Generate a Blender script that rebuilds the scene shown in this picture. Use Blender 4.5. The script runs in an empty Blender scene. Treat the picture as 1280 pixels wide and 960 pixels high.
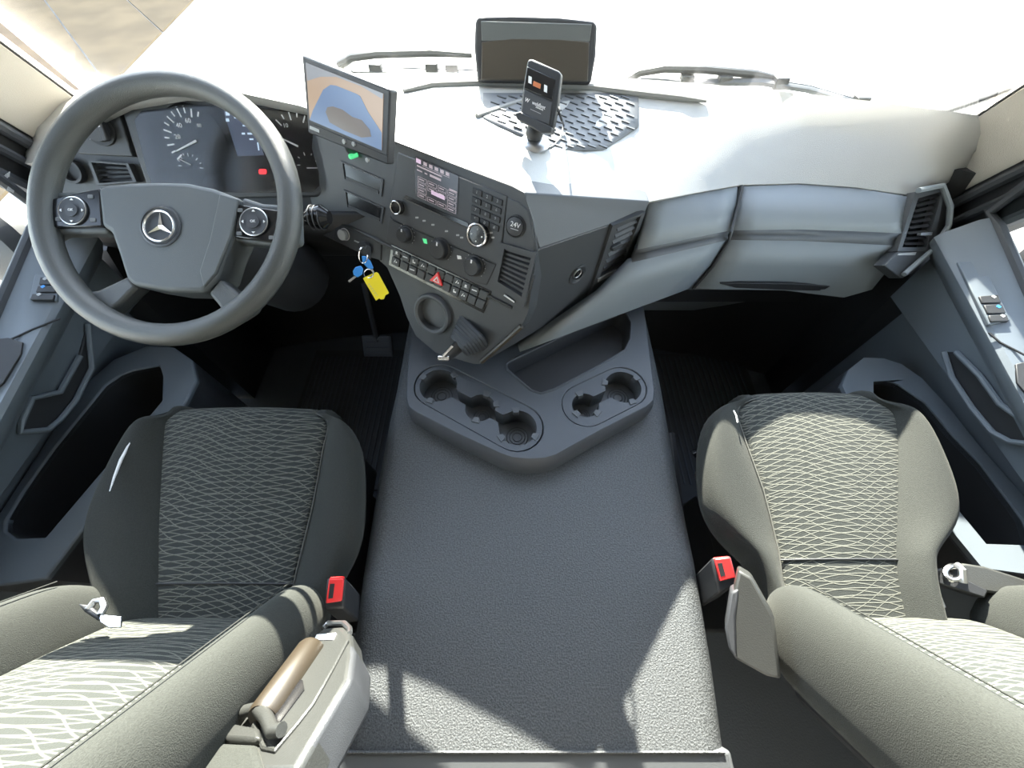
import bpy, math, random
from mathutils import Vector, Matrix
from mathutils.geometry import tessellate_polygon
random.seed(7)
S = bpy.context.scene
COL = S.collection
V = Vector
R = math.radians

# ---------------------------------------------------------------- camera, sky, sun, exposure
PITCH = R(58); FPX = 480.0
CAM = V((0, 0, 1.36))
cd = bpy.data.cameras.new('camera'); cam = bpy.data.objects.new('camera', cd); COL.objects.link(cam)
cd.sensor_width = 36; cd.lens = FPX / 1280 * 36; cd.clip_start = .02; cd.clip_end = 400
cam.location = CAM; cam.rotation_euler = (math.pi/2 - PITCH, 0, 0)
S.camera = cam
SUN_EL, SUN_AZ = R(28), R(-7)
w = bpy.data.worlds.new('sky'); S.world = w; w.use_nodes = True
nt = w.node_tree
sky = nt.nodes.new('ShaderNodeTexSky'); sky.sky_type = 'NISHITA'; sky.sun_disc = False
sky.sun_elevation = SUN_EL; sky.sun_rotation = SUN_AZ; sky.air_density = 1.0; sky.dust_density = .5; sky.ozone_density = 1.0
hs = nt.nodes.new('ShaderNodeHueSaturation'); hs.inputs['Saturation'].default_value = .6
nt.links.new(sky.outputs[0], hs.inputs['Color']); nt.links.new(hs.outputs[0], nt.nodes['Background'].inputs[0]); nt.nodes['Background'].inputs[1].default_value = .75
sl = bpy.data.lights.new('sun', 'SUN'); sl.energy = 25.0; sl.angle = R(.6); sl.color = (1, .93, .82)
so = bpy.data.objects.new('sun', sl); COL.objects.link(so)
sdir = V((math.sin(SUN_AZ)*math.cos(SUN_EL), math.cos(SUN_AZ)*math.cos(SUN_EL), math.sin(SUN_EL)))
so.rotation_euler = sdir.to_track_quat('Z', 'Y').to_euler(); so.location = (-3, 9, 6)
vs = S.view_settings
vs.view_transform = 'Standard'; vs.look = 'None'; vs.gamma = 1; vs.use_curve_mapping = False
vs.exposure = 1.1

# ---------------------------------------------------------------- picture geometry -> places
cP, sP = math.cos(PITCH), math.sin(PITCH)
def ray(px, py):
    r = (px-640)/FPX; u = (480-py)/FPX
    return V((r, cP+u*sP, -sP+u*cP))
def at(px, py, X=None, Y=None, Z=None, D=None):
    d = ray(px, py)
    t = D if D is not None else (X/d.x if X is not None else (Y/d.y if Y is not None else (Z-CAM.z)/d.z))
    return CAM + d*t
class Pl:
    def __init__(s, o, n, up=(0, 0, 1)):
        s.o = V(o); s.n = V(n).normalized()
        if (CAM-s.o).dot(s.n) < 0: s.n = -s.n
        s.u = V(up).cross(s.n).normalized(); s.v = s.n.cross(s.u)
    def p(s, px, py, h=0):
        d = ray(px, py); return CAM + d*((s.o + s.n*h - CAM).dot(s.n)/d.dot(s.n))
    def uv(s, px, py, h=0):
        q = s.p(px, py, h)-s.o; return q.dot(s.u), q.dot(s.v)
    def w(s, u, v, h=0): return s.o + s.u*u + s.v*v + s.n*h
def Pl3(a, b, c, up=(0, 0, 1)): return Pl(a, (b-a).cross(c-a), up)
def lerp(a, b, t): return a + (b-a)*t
def quad(q, s, t):   # q: TL TR BR BL pixel corners
    a = (lerp(q[0][0], q[1][0], s), lerp(q[0][1], q[1][1], s)); b = (lerp(q[3][0], q[2][0], s), lerp(q[3][1], q[2][1], s))
    return lerp(a[0], b[0], t), lerp(a[1], b[1], t)
def subq(q, s0, s1, t0, t1): return [quad(q, s0, t0), quad(q, s1, t0), quad(q, s1, t1), quad(q, s0, t1)]

# ---------------------------------------------------------------- materials
MATS = {}
def mat(name, col, rough=.5, metal=0, spec=.5, bump=0, bscale=400, var=0, vscale=300, sheen=0, emit=None, es=1, coat=0):
    m = bpy.data.materials.new(name); m.use_nodes = True; n = m.node_tree; b = n.nodes['Principled BSDF']
    b.inputs['Base Color'].default_value = (*col, 1); b.inputs['Roughness'].default_value = rough
    b.inputs['Metallic'].default_value = metal; b.inputs['Specular IOR Level'].default_value = spec
    if coat: b.inputs['Coat Weight'].default_value = coat
    if sheen:
        b.inputs['Sheen Weight'].default_value = sheen; b.inputs['Sheen Roughness'].default_value = .4
        b.inputs['Sheen Tint'].default_value = (.85, .85, .75, 1)
    if emit: b.inputs['Emission Color'].default_value = (*emit, 1); b.inputs['Emission Strength'].default_value = es
    if bump or var:
        tc = n.nodes.new('ShaderNodeTexCoord')
    if bump:
        t = n.nodes.new('ShaderNodeTexNoise'); t.inputs['Scale'].default_value = bscale; t.inputs['Detail'].default_value = 3
        n.links.new(tc.outputs['Object'], t.inputs['Vector'])
        bp = n.nodes.new('ShaderNodeBump'); bp.inputs['Strength'].default_value = bump; bp.inputs['Distance'].default_value = .002
        n.links.new(t.outputs['Fac'], bp.inputs['Height']); n.links.new(bp.outputs[0], b.inputs['Normal'])
    if var:
        t2 = n.nodes.new('ShaderNodeTexNoise'); t2.inputs['Scale'].default_value = vscale; t2.inputs['Detail'].default_value = 2
        n.links.new(tc.outputs['Object'], t2.inputs['Vector'])
        cr = n.nodes.new('ShaderNodeValToRGB'); cr.color_ramp.elements[0].position = .35; cr.color_ramp.elements[1].position = .65
        cr.color_ramp.elements[0].color = (*[c*(1-var) for c in col], 1); cr.color_ramp.elements[1].color = (*[c*(1+var) for c in col], 1)
        n.links.new(t2.outputs['Fac'], cr.inputs[0]); n.links.new(cr.outputs[0], b.inputs['Base Color'])
    MATS[name] = m; return m
M_dark = mat('dark plastic', (.035, .037, .041), .5, bump=.25, bscale=900)
M_stack = mat('charcoal plastic', (.045, .048, .052), .45, bump=.2, bscale=900)
M_console = mat('console plastic', (.075, .08, .085), .48, bump=.2, bscale=900)
M_tunnel = mat('grained plastic', (.064, .068, .071), .5, bump=.9, bscale=330, var=.35, vscale=330)
M_tray = mat('tray plastic', (.06, .066, .075), .5, bump=.25, bscale=700)
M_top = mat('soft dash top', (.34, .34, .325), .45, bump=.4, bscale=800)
M_light = mat('light grey plastic', (.17, .19, .205), .5, bump=.15, bscale=900)
M_door = mat('door grey plastic', (.115, .135, .155), .5, bump=.15, bscale=900)
M_lip = mat('shelf lip plastic', (.2, .2, .19), .6)
M_mat = mat('shelf mat rubber', (.12, .125, .13), .6)
M_pillar = mat('pillar cloth', (.42, .39, .34), .75, bump=.4, bscale=600)
M_roof = mat('headliner cloth', (.28, .27, .26), .9, bump=.3, bscale=500)
M_gloss = mat('gloss black', (.012, .012, .013), .18)
M_black = mat('black plastic', (.018, .019, .021), .5, bump=.2, bscale=800)
M_rubber = mat('black rubber', (.036, .04, .046), .65, bump=.2, bscale=500)
M_wheel = mat('wheel leather', (.068, .071, .068), .38, bump=.35, bscale=900)
M_hub = mat('hub plastic', (.088, .096, .097), .5, bump=.2, bscale=900)
M_carpet = mat('floor mat rubber', (.06, .07, .082), .8, bump=.6, bscale=200)
M_chrome = mat('chrome', (.8, .8, .8), .18, metal=1)
M_steel = mat('brushed steel', (.6, .6, .6), .32, metal=1)
M_red = mat('red plastic', (.75, .03, .03), .35)
M_yellow = mat('yellow plastic', (.85, .68, .02), .45)
M_blue = mat('blue plastic', (.04, .25, .65), .4)
M_white = mat('white print', (.75, .75, .75), .6)
M_grey = mat('grey print', (.35, .36, .36), .6)
M_dkgrey = mat('dim grey print', (.12, .125, .125), .6)
M_green = mat('green led', (.05, .4, .15), .4, emit=(.1, .8, .3), es=.35)
M_ledred = mat('red led', (.3, .02, .02), .4, emit=(1, .03, .04), es=1.0)
M_disp = mat('blue display', (.03, .035, .05), .3, emit=(.2, .26, .42), es=.12)
M_disptext = mat('display text', (.4, .5, .6), .3, emit=(.6, .75, .9), es=.35)
M_lcd = mat('radio display', (.012, .012, .014), .25, emit=(.2, .16, .17), es=.05)
M_lcdtext = mat('radio display text', (.25, .2, .22), .3, emit=(.75, .6, .65), es=.16)
M_lcdsel = mat('radio display highlight', (.3, .2, .3), .3, emit=(.8, .6, .75), es=.3)
M_orange = mat('dim orange led', (.2, .06, .02), .4, emit=(.7, .25, .1), es=.2)
M_scrtan = mat('screen tan', (.05, .04, .03), .3, emit=(.62, .45, .32), es=.35)
M_scrblue = mat('screen blue', (.03, .04, .06), .3, emit=(.2, .32, .55), es=.32)
M_scrgrey = mat('screen grey', (.05, .05, .05), .3, emit=(.42, .45, .5), es=.32)
M_scrbrown = mat('screen brown', (.04, .035, .03), .3, emit=(.24, .22, .22), es=.3)
M_fabric = mat('plain seat fabric', (.019, .021, .018), .9, sheen=.06, bump=.5, bscale=700, var=.2, vscale=500)
M_piping = mat('seam piping', (.08, .08, .07), .8)
M_armcover = mat('grey armrest plastic', (.032, .033, .031), .42, bump=.2, bscale=500)
M_bronze = mat('bronze plastic', (.028, .021, .013), .42)
M_hazed = mat('hazed black plastic', (.06, .052, .042), .3)  # black plastic lightened and browned to carry the haze over it
M_concrete = mat('pale concrete', (.55, .53, .5), .9, var=.12, vscale=2.0)
M_slab = mat('shade toned concrete slab', (.205, .137, .07), .9, var=.15, vscale=1.2)  # concrete with the ground's shade put into a darker brown
M_shadeblock = mat('shade block grey', (.5, .5, .48), .6)  # plain colour of the added shade block
def fabric_pattern():
    m = bpy.data.materials.new('wave line seat fabric'); m.use_nodes = True; n = m.node_tree; b = n.nodes['Principled BSDF']
    b.inputs['Roughness'].default_value = .9; b.inputs['Sheen Weight'].default_value = .05
    b.inputs['Sheen Tint'].default_value = (.85, .85, .75, 1)
    uv = n.nodes.new('ShaderNodeUVMap'); uv.uv_map = 'UVMap'
    sx = n.nodes.new('ShaderNodeSeparateXYZ'); n.links.new(uv.outputs[0], sx.inputs[0])
    def mth(op, a, bb=None):
        q = n.nodes.new('ShaderNodeMath'); q.operation = op
        for i, x in enumerate((a, bb)):
            if x is None: continue
            if isinstance(x, (int, float)): q.inputs[i].default_value = x
            else: n.links.new(x, q.inputs[i])
        return q.outputs[0]
    u, v = sx.outputs[0], sx.outputs[1]
    lines = None
    for N, sl_, A, k, ph, kv in ((84, 17, .9, 19, 0.3, 6), (80, -18, -.9, 17, 1.1, -5), (44, 4, 1.0, 26, 2.2, 8)):
        a = mth('ADD', mth('ADD', mth('MULTIPLY', u, k), mth('MULTIPLY', v, kv)), ph)
        f = mth('FRACT', mth('ADD', mth('ADD', mth('MULTIPLY', v, N), mth('MULTIPLY', u, sl_)), mth('MULTIPLY', mth('SINE', a), A)))
        d = mth('ABSOLUTE', mth('SUBTRACT', f, .5))
        l = mth('SUBTRACT', 1, mth('MINIMUM', mth('MULTIPLY', d, 680.0/N), 1))
        lines = l if lines is None else mth('MAXIMUM', lines, l)
    tn = n.nodes.new('ShaderNodeTexNoise'); tn.inputs['Scale'].default_value = 500; n.links.new(uv.outputs[0], tn.inputs[0])
    lw = mth('MULTIPLY', lines, mth('ADD', tn.outputs['Fac'], .35))
    mx = n.nodes.new('ShaderNodeMix'); mx.data_type = 'RGBA'
    mx.inputs[6].default_value = (.019, .022, .02, 1); mx.inputs[7].default_value = (.15, .15, .125, 1)
    n.links.new(lw, mx.inputs[0]); n.links.new(mx.outputs[2], b.inputs['Base Color'])
    bp = n.nodes.new('ShaderNodeBump'); bp.inputs['Strength'].default_value = .4; bp.inputs['Distance'].default_value = .002
    n.links.new(mth('ADD', tn.outputs['Fac'], lines), bp.inputs['Height']); n.links.new(bp.outputs[0], b.inputs['Normal'])
    return m
M_pattern = fabric_pattern()
def glass(name, tint):
    m = bpy.data.materials.new(name); m.use_nodes = True; n = m.node_tree
    for q in list(n.nodes):
        if q.type == 'BSDF_PRINCIPLED': n.nodes.remove(q)
    out = n.nodes['Material Output']
    tr = n.nodes.new('ShaderNodeBsdfTransparent'); tr.inputs[0].default_value = (*tint, 1)
    gl = n.nodes.new('ShaderNodeBsdfGlossy'); gl.inputs['Roughness'].default_value = .03
    fr = n.nodes.new('ShaderNodeFresnel'); fr.inputs[0].default_value = 1.11
    mx = n.nodes.new('ShaderNodeMixShader')
    n.links.new(fr.outputs[0], mx.inputs[0]); n.links.new(tr.outputs[0], mx.inputs[1]); n.links.new(gl.outputs[0], mx.inputs[2])
    n.links.new(mx.outputs[0], out.inputs[0]); return m
M_glass = glass('window glass', (.93, .95, .94))
M_lens = glass('gauge lens', (.95, .95, .95))

# ---------------------------------------------------------------- mesh collecting
class G:
    def __init__(s): s.v = []; s.f = []; s.uv = {}
    def add(s, vs, fs):
        b = len(s.v); s.v += [V(x) for x in vs]; s.f += [tuple(i+b for i in f) for f in fs]; return s
    def prism(s, front, back):
        n = len(front)
        return s.add(list(front)+list(back), [tuple(range(n)), tuple(range(2*n-1, n-1, -1))] + [(i, i+n, (i+1) % n+n, (i+1) % n) for i in range(n)])
    def plate(s, pl, pix, h0, h1): return s.prism([pl.p(x, y, h1) for x, y in pix], [pl.p(x, y, h1)-pl.n*(h1-h0) for x, y in pix])
    def uvplate(s, pl, uv, h0, h1): return s.prism([pl.w(u, v, h1) for u, v in uv], [pl.w(u, v, h0) for u, v in uv])
    def box(s, c, ax, ay, az):
        c, ax, ay, az = V(c), V(ax), V(ay), V(az)
        return s.prism([c+az+ax*i+ay*j for i, j in ((-1, -1), (1, -1), (1, 1), (-1, 1))], [c-az+ax*i+ay*j for i, j in ((-1, -1), (1, -1), (1, 1), (-1, 1))])
    def abox(s, x0, x1, y0, y1, z0, z1): return s.box(((x0+x1)/2, (y0+y1)/2, (z0+z1)/2), ((x1-x0)/2, 0, 0), (0, (y1-y0)/2, 0), (0, 0, (z1-z0)/2))
    def loft(s, rings, closed=False, cap=True):
        n = len(rings[0]); m = len(rings); vs = [p for r in rings for p in r]; fs = []
        for i in range(m if closed else m-1):
            k = (i+1) % m
            for j in range(n): fs.append((i*n+j, i*n+(j+1) % n, k*n+(j+1) % n, k*n+j))
        if cap and not closed: fs += [tuple(range(n-1, -1, -1)), tuple((m-1)*n+j for j in range(n))]
        return s.add(vs, fs)
    def tube(s, pts, rad, n=10, closed=False, flat=1.0, up=None):
        pts = [V(p) for p in pts]; m = len(pts); rings = []; prev = None
        for i, p in enumerate(pts):
            a = pts[(i-1) % m] if (closed or i) else p; b = pts[(i+1) % m] if (closed or i < m-1) else p
            t = (b-a).normalized()
            if up is not None: x = V(up).cross(t).normalized()
            else:
                ref = prev if prev is not None else (V((0, 0, 1)) if abs(t.z) < .9 else V((1, 0, 0)))
                x = (ref - t*ref.dot(t)).normalized(); prev = x
            y = t.cross(x); r = rad[i] if isinstance(rad, (list, tuple)) else rad
            rings.append([p + x*(math.cos(2*math.pi*k/n)*r) + y*(math.sin(2*math.pi*k/n)*r*flat) for k in range(n)])
        return s.loft(rings, closed)
    def lathe(s, prof, o, ax, n=24, ang=2*math.pi):
        o, ax = V(o), V(ax).normalized(); x = (V((1, 0, 0)) if abs(ax.x) < .8 else V((0, 1, 0))); x = (x-ax*x.dot(ax)).normalized(); y = ax.cross(x)
        rings = [[o + ax*h + (x*math.cos(2*math.pi*k/n) + y*math.sin(2*math.pi*k/n))*max(r, 1e-5) for k in range(n)] for r, h in prof]
        return s.loft(rings)
    def grid(s, P, uvf=None):
        m, n = len(P), len(P[0]); b = len(s.v); s.v += [V(p) for r in P for p in r]
        for i in range(m-1):
            for j in range(n-1):
                f = (b+i*n+j, b+i*n+j+1, b+(i+1)*n+j+1, b+(i+1)*n+j); s.f.append(f)
        if uvf:
            for i in range(m):
                for j in range(n): s.uv[b+i*n+j] = uvf(i, j)
        return s
    def holes(s, outer, holes_, z0, z1):   # flat plate in xy with through holes
        loops = [outer]+list(holes_)
        flat = [p for l in loops for p in l]; tris = tessellate_polygon([[V((x, y, 0)) for x, y in l] for l in loops])
        n = len(flat); b = len(s.v)
        s.v += [V((x, y, z1)) for x, y in flat] + [V((x, y, z0)) for x, y in flat]
        for t in tris: s.f.append(tuple(b+i for i in t)); s.f.append(tuple(b+n+i for i in reversed(t)))
        k = b
        for l in loops:
            c = len(l)
            for i in range(c): s.f.append((k+i, k+(i+1) % c, k+n+(i+1) % c, k+n+i))
            k += c
        return s
BASE = {}
def thing(name, label, cat, loc, group=None):
    o = bpy.data.objects.new(name, None); o.empty_display_size = .05; COL.objects.link(o); o.location = loc
    o['label'] = label; o['category'] = cat
    if group: o['group'] = group
    BASE[o.name] = V(loc); return o
def tag(o, label, cat, group=None):
    o['label'] = label; o['category'] = cat
    if group: o['group'] = group
    return o
def part(name, g, m, parent=None, label=None, bev=0, sub=0, sol=0, seg=2, flat=False, ang=40, kind=None):
    base = BASE.get(parent.name, V((0, 0, 0))) if parent else V((0, 0, 0))
    if parent is None and g.v:
        lo = [min(v[i] for v in g.v) for i in range(3)]; hi = [max(v[i] for v in g.v) for i in range(3)]
        base = V(((lo[0]+hi[0])/2, (lo[1]+hi[1])/2, lo[2]))
    me = bpy.data.meshes.new(name); me.from_pydata([tuple(v-base) for v in g.v], [], g.f)
    if g.uv:
        ul = me.uv_layers.new(name='UVMap')
        for lp in me.loops: ul.data[lp.index].uv = g.uv.get(lp.vertex_index, (0, 0))
    import bmesh
    bm = bmesh.new(); bm.from_mesh(me); bmesh.ops.recalc_face_normals(bm, faces=bm.faces)
    if sol and sum(f.calc_area()*f.normal.dot(V((0, 0, 1)) if name == 'dash_top' else (CAM-base-f.calc_center_median()).normalized()) for f in bm.faces) < 0: bmesh.ops.reverse_faces(bm, faces=bm.faces)
    bm.to_mesh(me); bm.free()
    me.materials.append(m)
    if not flat:
        me.polygons.foreach_set('use_smooth', [True]*len(me.polygons))
        if not sub: me.set_sharp_from_angle(angle=R(ang))
    o = bpy.data.objects.new(name, me); COL.objects.link(o)
    if sol:
        q = o.modifiers.new('solid', 'SOLIDIFY'); q.thickness = sol; q.offset = -1
    if bev:
        q = o.modifiers.new('bevel', 'BEVEL'); q.width = bev; q.segments = seg; q.limit_method = 'ANGLE'; q.angle_limit = R(30); q.harden_normals = False
    if sub:
        q = o.modifiers.new('sub', 'SUBSURF'); q.levels = sub; q.render_levels = sub
    if parent: o.parent = parent
    else: o.location = base
    BASE[o.name] = base
    if label: o['label'] = label
    if kind: o['kind'] = kind
    return o
def struct(name, g, m, **k):
    par = k.pop('parent', None); o = part(name, g, m, par, **k)
    if par is None: o['kind'] = 'structure'
    return o
def text(s, pl, u, v, size, m, parent, h=.0006, rot=0, th=.0003, name='lettering'):
    cu = bpy.data.curves.new('t', 'FONT'); cu.body = s; cu.size = size; cu.align_x = 'CENTER'; cu.align_y = 'CENTER'; cu.extrude = th; cu.resolution_u = 2
    ob = bpy.data.objects.new('t', cu); COL.objects.link(ob)
    me = bpy.data.meshes.new_from_object(ob); bpy.data.objects.remove(ob); bpy.data.curves.remove(cu)
    g = G(); c, sn = math.cos(rot), math.sin(rot)
    g.add([pl.w(u+x.co.x*c-x.co.y*sn, v+x.co.x*sn+x.co.y*c, h+x.co.z) for x in me.vertices], [tuple(p.vertices) for p in me.polygons])
    bpy.data.meshes.remove(me)
    return part(name, g, m, parent, flat=True)
def circ(cx, cy, r, n=24, a0=0, a1=2*math.pi, ry=None):
    ry = ry or r
    return [(cx+r*math.cos(a0+(a1-a0)*k/(n if a1-a0 > 6.2 else n-1)), cy+ry*math.sin(a0+(a1-a0)*k/(n if a1-a0 > 6.2 else n-1))) for k in range(n)]
def rrect(cx, cy, hx, hy, r, k=4):
    o = []
    for sx, sy, a in ((1, 1, 0), (-1, 1, 90), (-1, -1, 180), (1, -1, 270)):
        o += [(cx+sx*(hx-r)+r*math.cos(R(a+90*i/k)), cy+sy*(hy-r)+r*math.sin(R(a+90*i/k))) for i in range(k+1)]
    return o
def knob(pl, px, py, r, h, m, parent, name='knob', h0=0, n=24, label=None, bev=.0012):
    return part(name, G().lathe([(r, h0), (r, h), (r*.98, h), (0.0, h)], pl.p(px, py, 0), pl.n, n), m, parent, bev=bev, label=label)

def Yw(X, z): return 1.2 - .145*X*X - .062*X - .4*(z-.94)
def onscreen(px, py, off=0.0):        # where a line of sight meets the windscreen pushed out by off
    lo, hi = .2, 3.0
    for _ in range(50):
        md = (lo+hi)/2; p = CAM+ray(px, py)*md
        if p.y < Yw(p.x, p.z)+off: lo = md
        else: hi = md
    return CAM+ray(px, py)*lo

# ================================================================ SETTING
FZ = 0.0
struct('ground', G().abox(-70, 70, -40, 110, -1.4, -1.3), M_concrete)
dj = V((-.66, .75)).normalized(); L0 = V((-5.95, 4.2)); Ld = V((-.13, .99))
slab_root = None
for k in range(-4, 7):                 # slabs with open joints; brown tone and edge stand in for ground shade
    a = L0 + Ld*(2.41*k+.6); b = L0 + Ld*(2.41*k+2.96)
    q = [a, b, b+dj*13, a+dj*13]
    o = part('shade_toned_slab', G().prism([V((p.x, p.y, -1.27)) for p in q], [V((p.x, p.y, -1.31)) for p in q]), M_slab); o['kind'] = 'structure'
bd = struct('unseen_shade_block', G().abox(-27, -7.85, 17.5, 28, -1.3, 8.5), M_shadeblock)  # unseen block added to throw shade over the slabs
# floor and shell of the cab
struct('floor', G().abox(-1.25, 1.28, -.9, 1.25, -.06, FZ), M_carpet)
wf = G(); wx = [-1.12+.19*i for i in range(13)]
wf.loft([[V((x, Yw(x, .92)-.075+d, z)) for d, z in ((0, 0), (0, .86), (.03, .86), (.03, 0))] for x in wx])
struct('wall_front', wf, M_black)
struct('wall_back', G().abox(-1.12, 1.16, -.9, -.85, 0, 1.95), M_roof)
struct('ceiling', G().abox(-1.12, 1.16, -.9, .86, 1.93, 1.98), M_roof)
# windscreen
P = [[V((x, Yw(x, z), z)) for x in [(-1.05+.15*i) for i in range(15)]] for z in (.9, 1.1, 1.4, 1.7, 1.95)]
wn = struct('window_1', G().grid(P), M_glass, sol=.006)
hd = [[V((x, Yw(x, 1.84)-dy, z)) for x in [(-1.05+.15*i) for i in range(15)]] for dy, z in ((-.02, 1.80), (-.02, 1.97), (.06, 1.97), (.06, 1.84))]
struct('trim_1', G().loft([[hd[k][i] for k in range(4)] for i in range(15)]), M_roof)
# side walls, doors, windows, pillars
def ze(y): return .766 - .165*(.747-max(.1, y))
def zs(y): return .80 + .27*(max(.3, min(y, .9))-.76)
def make_side(sg, Xg, num, side):
    X = lambda x: sg*(Xg-x)            # x = distance inward from the glass
    ys = [.785, .74, .6, .45, .3, .15, 0, -.25]
    rings = []
    for y in ys:
        z = zs(y)
        pr = [(0, z), (.012, z+.012), (.03, z+.006), (.085, ze(y)+.004), (.09, ze(y)-.006), (.086, ze(y)-.022), (.066, ze(y)-.045), (.04, ze(y)-.07), (.03, .57), (-.055, .53), (-.055, .02), (-.075, .02), (-.075, .5), (-.02, z)]
        rings.append([V((X(a), y, c)) for a, c in pr])
    d = struct('door_%d' % num, G().loft(rings), M_door, sub=0)
    # window pane, frame and rubber
    wz = 1.72
    fr = [V((X(0), .805, zs(.8)+.01)), V((X(0), .79, .95)), V((X(.02), .62, 1.5)), V((X(.04), .50, wz)), V((X(.04), -.1, wz)), V((X(0), -.12, zs(0)+.02))]
    lower = [V((X(0), y, zs(y)+.012)) for y in (0, .15, .3, .45, .6, .76)]
    loop = fr + lower
    part('window_frame', G().tube(loop, .011, 8, closed=True), M_rubber, d)
    pane = struct('window_%d' % (num+1), G().prism([p+V((-.003, 0, 0)) for p in loop], [p+V((.003, 0, 0)) for p in loop]), M_glass)
    # door structure around the window
    outer = [V((X(-.02), .98, .80)), V((X(-.02), .9, 1.1)), V((X(.03), .62, 1.93)), V((X(.03), -.25, 1.93)), V((X(-.02), -.25, zs(0)))]
    hd = G()
    hd.prism([V((X(.03), .62, 1.93)), V((X(.03), -.9, 1.93)), V((X(.04), -.9, wz)), V((X(.04), .50, wz))], [V((X(-.05), .62, 1.93)), V((X(-.05), -.9, 1.93)), V((X(-.05), -.9, wz)), V((X(-.05), .50, wz))])
    hd.prism([V((X(.0), -.1, wz)), V((X(.0), -.9, wz)), V((X(.0), -.9, 0)), V((X(.0), -.25, 0)), V((X(0), -.25, .66)), V((X(0), -.11, .66))], [V((X(-.05), -.1, wz)), V((X(-.05), -.9, wz)), V((X(-.05), -.9, 0)), V((X(-.05), -.25, 0)), V((X(-.05), -.25, .66)), V((X(-.05), -.11, .66))])
    struct('wall_%s' % side, hd, M_roof)
    return d
dL = make_side(-1, 1.08, 1, 'left')
dR = make_side(1, 1.10, 2, 'right')
def strip3(rows, m, name, parent=None, sol=.02, **k):   # rows of points skinned into a shell
    return part(name, G().grid(rows), m, parent, sol=sol, **k)
# A pillars: light cloth trim next to the windscreen, dark rubber seals next to the door window
def pillar(sg, off, num):
    a = V((sg*1.05, .997+off, .883)); dr = V((0, -.45, .9)).normalized()
    rows = []
    for t in (-.08, .15, .4, .7, 1.15):
        p = a+dr*t
        wfx = min(p.y, .83)
        rows.append([p+V((sg*.03, .05, 0)), p, p+V((sg*.012, -.02, -.02)), p+V((sg*.03, -.075, -.055)), p+V((sg*.045, -.10, -.075)), p+V((sg*.09, -.10, -.07))])
    t_ = struct('trim_%d' % num, G().grid(rows), M_pillar, sol=.015)
    bk = []
    for t in (-.12, .15, .4, .7, 1.15):
        p = a+dr*t
        bk.append([p+V((sg*.045, -.095, -.07)), p+V((sg*.06, -.13, -.11)), p+V((sg*.075, -.19, -.15)), p+V((sg*.1, -.20, -.15))])
    part('seal_channel', G().grid(bk), M_black, t_, sol=.01)
    for oy, oz, ox, r in ((-.115, -.085, .05, .012), (-.145, -.115, .06, .010), (-.185, -.145, .072, .014)):
        part('door_seal', G().tube([a+dr*t+V((sg*ox, oy, oz)) for t in (-.12, .15, .4, .7, 1.1)], r, 8), M_rubber, t_)
    part('windscreen_seal', G().tube([a+dr*t+V((sg*.004, .006, .004)) for t in (-.05, .3, .7, 1.15)], .004, 6), M_black, t_)
pillar(-1, .10, 2); pillar(1, 0, 3)
# door details
def door_details(d, sg, Xg, pan, split, hole, outer, inner, ledge, sw):
    Pn = Pl3(V((sg*(Xg-.085), .6, ze(.6)+.004)), V((sg*(Xg-.085), .4, ze(.4)+.004)), V((sg*(Xg-.03), .6, zs(.6)+.006)))
    part('switch_panel', G().plate(Pn, pan, -.004, .005), M_door, d, bev=.002)
    for i, q in enumerate(sw):
        b = part('window_switch', G().plate(Pn, q, 0, .009), M_black, d, bev=.0015, label='black window and mirror switch on the grey door panel')
        c = (sum(p[0] for p in q)/4, sum(p[1] for p in q)/4); u, v = Pn.uv(*c)
        part('switch_mark', G().uvplate(Pn, rrect(u, v, .0035, .0028, .001, 2), .009, .0096), M_blue if i == 1 else M_grey, b)
    part('panel_joint', G().tube([Pn.p(x, y, .0005) for x, y in split], .0022, 6), M_black, d)
    part('pull_recess', G().plate(Pn, hole, -.002, .003), M_black, d, bev=.001)
    z0 = .50
    go = [at(x, y, Z=z0) for x, y in outer]; gi = [at(x, y, Z=z0) for x, y in inner]
    pk = part('door_pocket', G().holes([(p.x, p.y) for p in go], [[(p.x, p.y) for p in gi]], z0-.018, z0), M_door, d, bev=.004, label='deep open pocket along the bottom of the door')
    n = len(gi)
    iw = G(); iw.loft([[V((p.x, p.y, z)) for p in gi] for z in (z0-.005, .2, .05)], cap=False); iw.add([V((p.x, p.y, .05)) for p in gi], [tuple(range(n))])
    part('pocket_well', iw, M_black, pk)
    og = G(); og.loft([[V((p.x, p.y, z)) for p in go] for z in (z0-.012, .05)], cap=False)
    part('pocket_shell', og, M_dark, pk)
    Pv = Pl((sg*(Xg-.036), .4, .5), (-sg, 0, 0))
    part('grab_ledge', G().tube([Pv.p(x, y, .01) for x, y in ledge], .006, 8), M_door, d)
    part('grab_cup', G().plate(Pv, ledge, -.004, .004), M_black, d, bev=.002)
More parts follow.
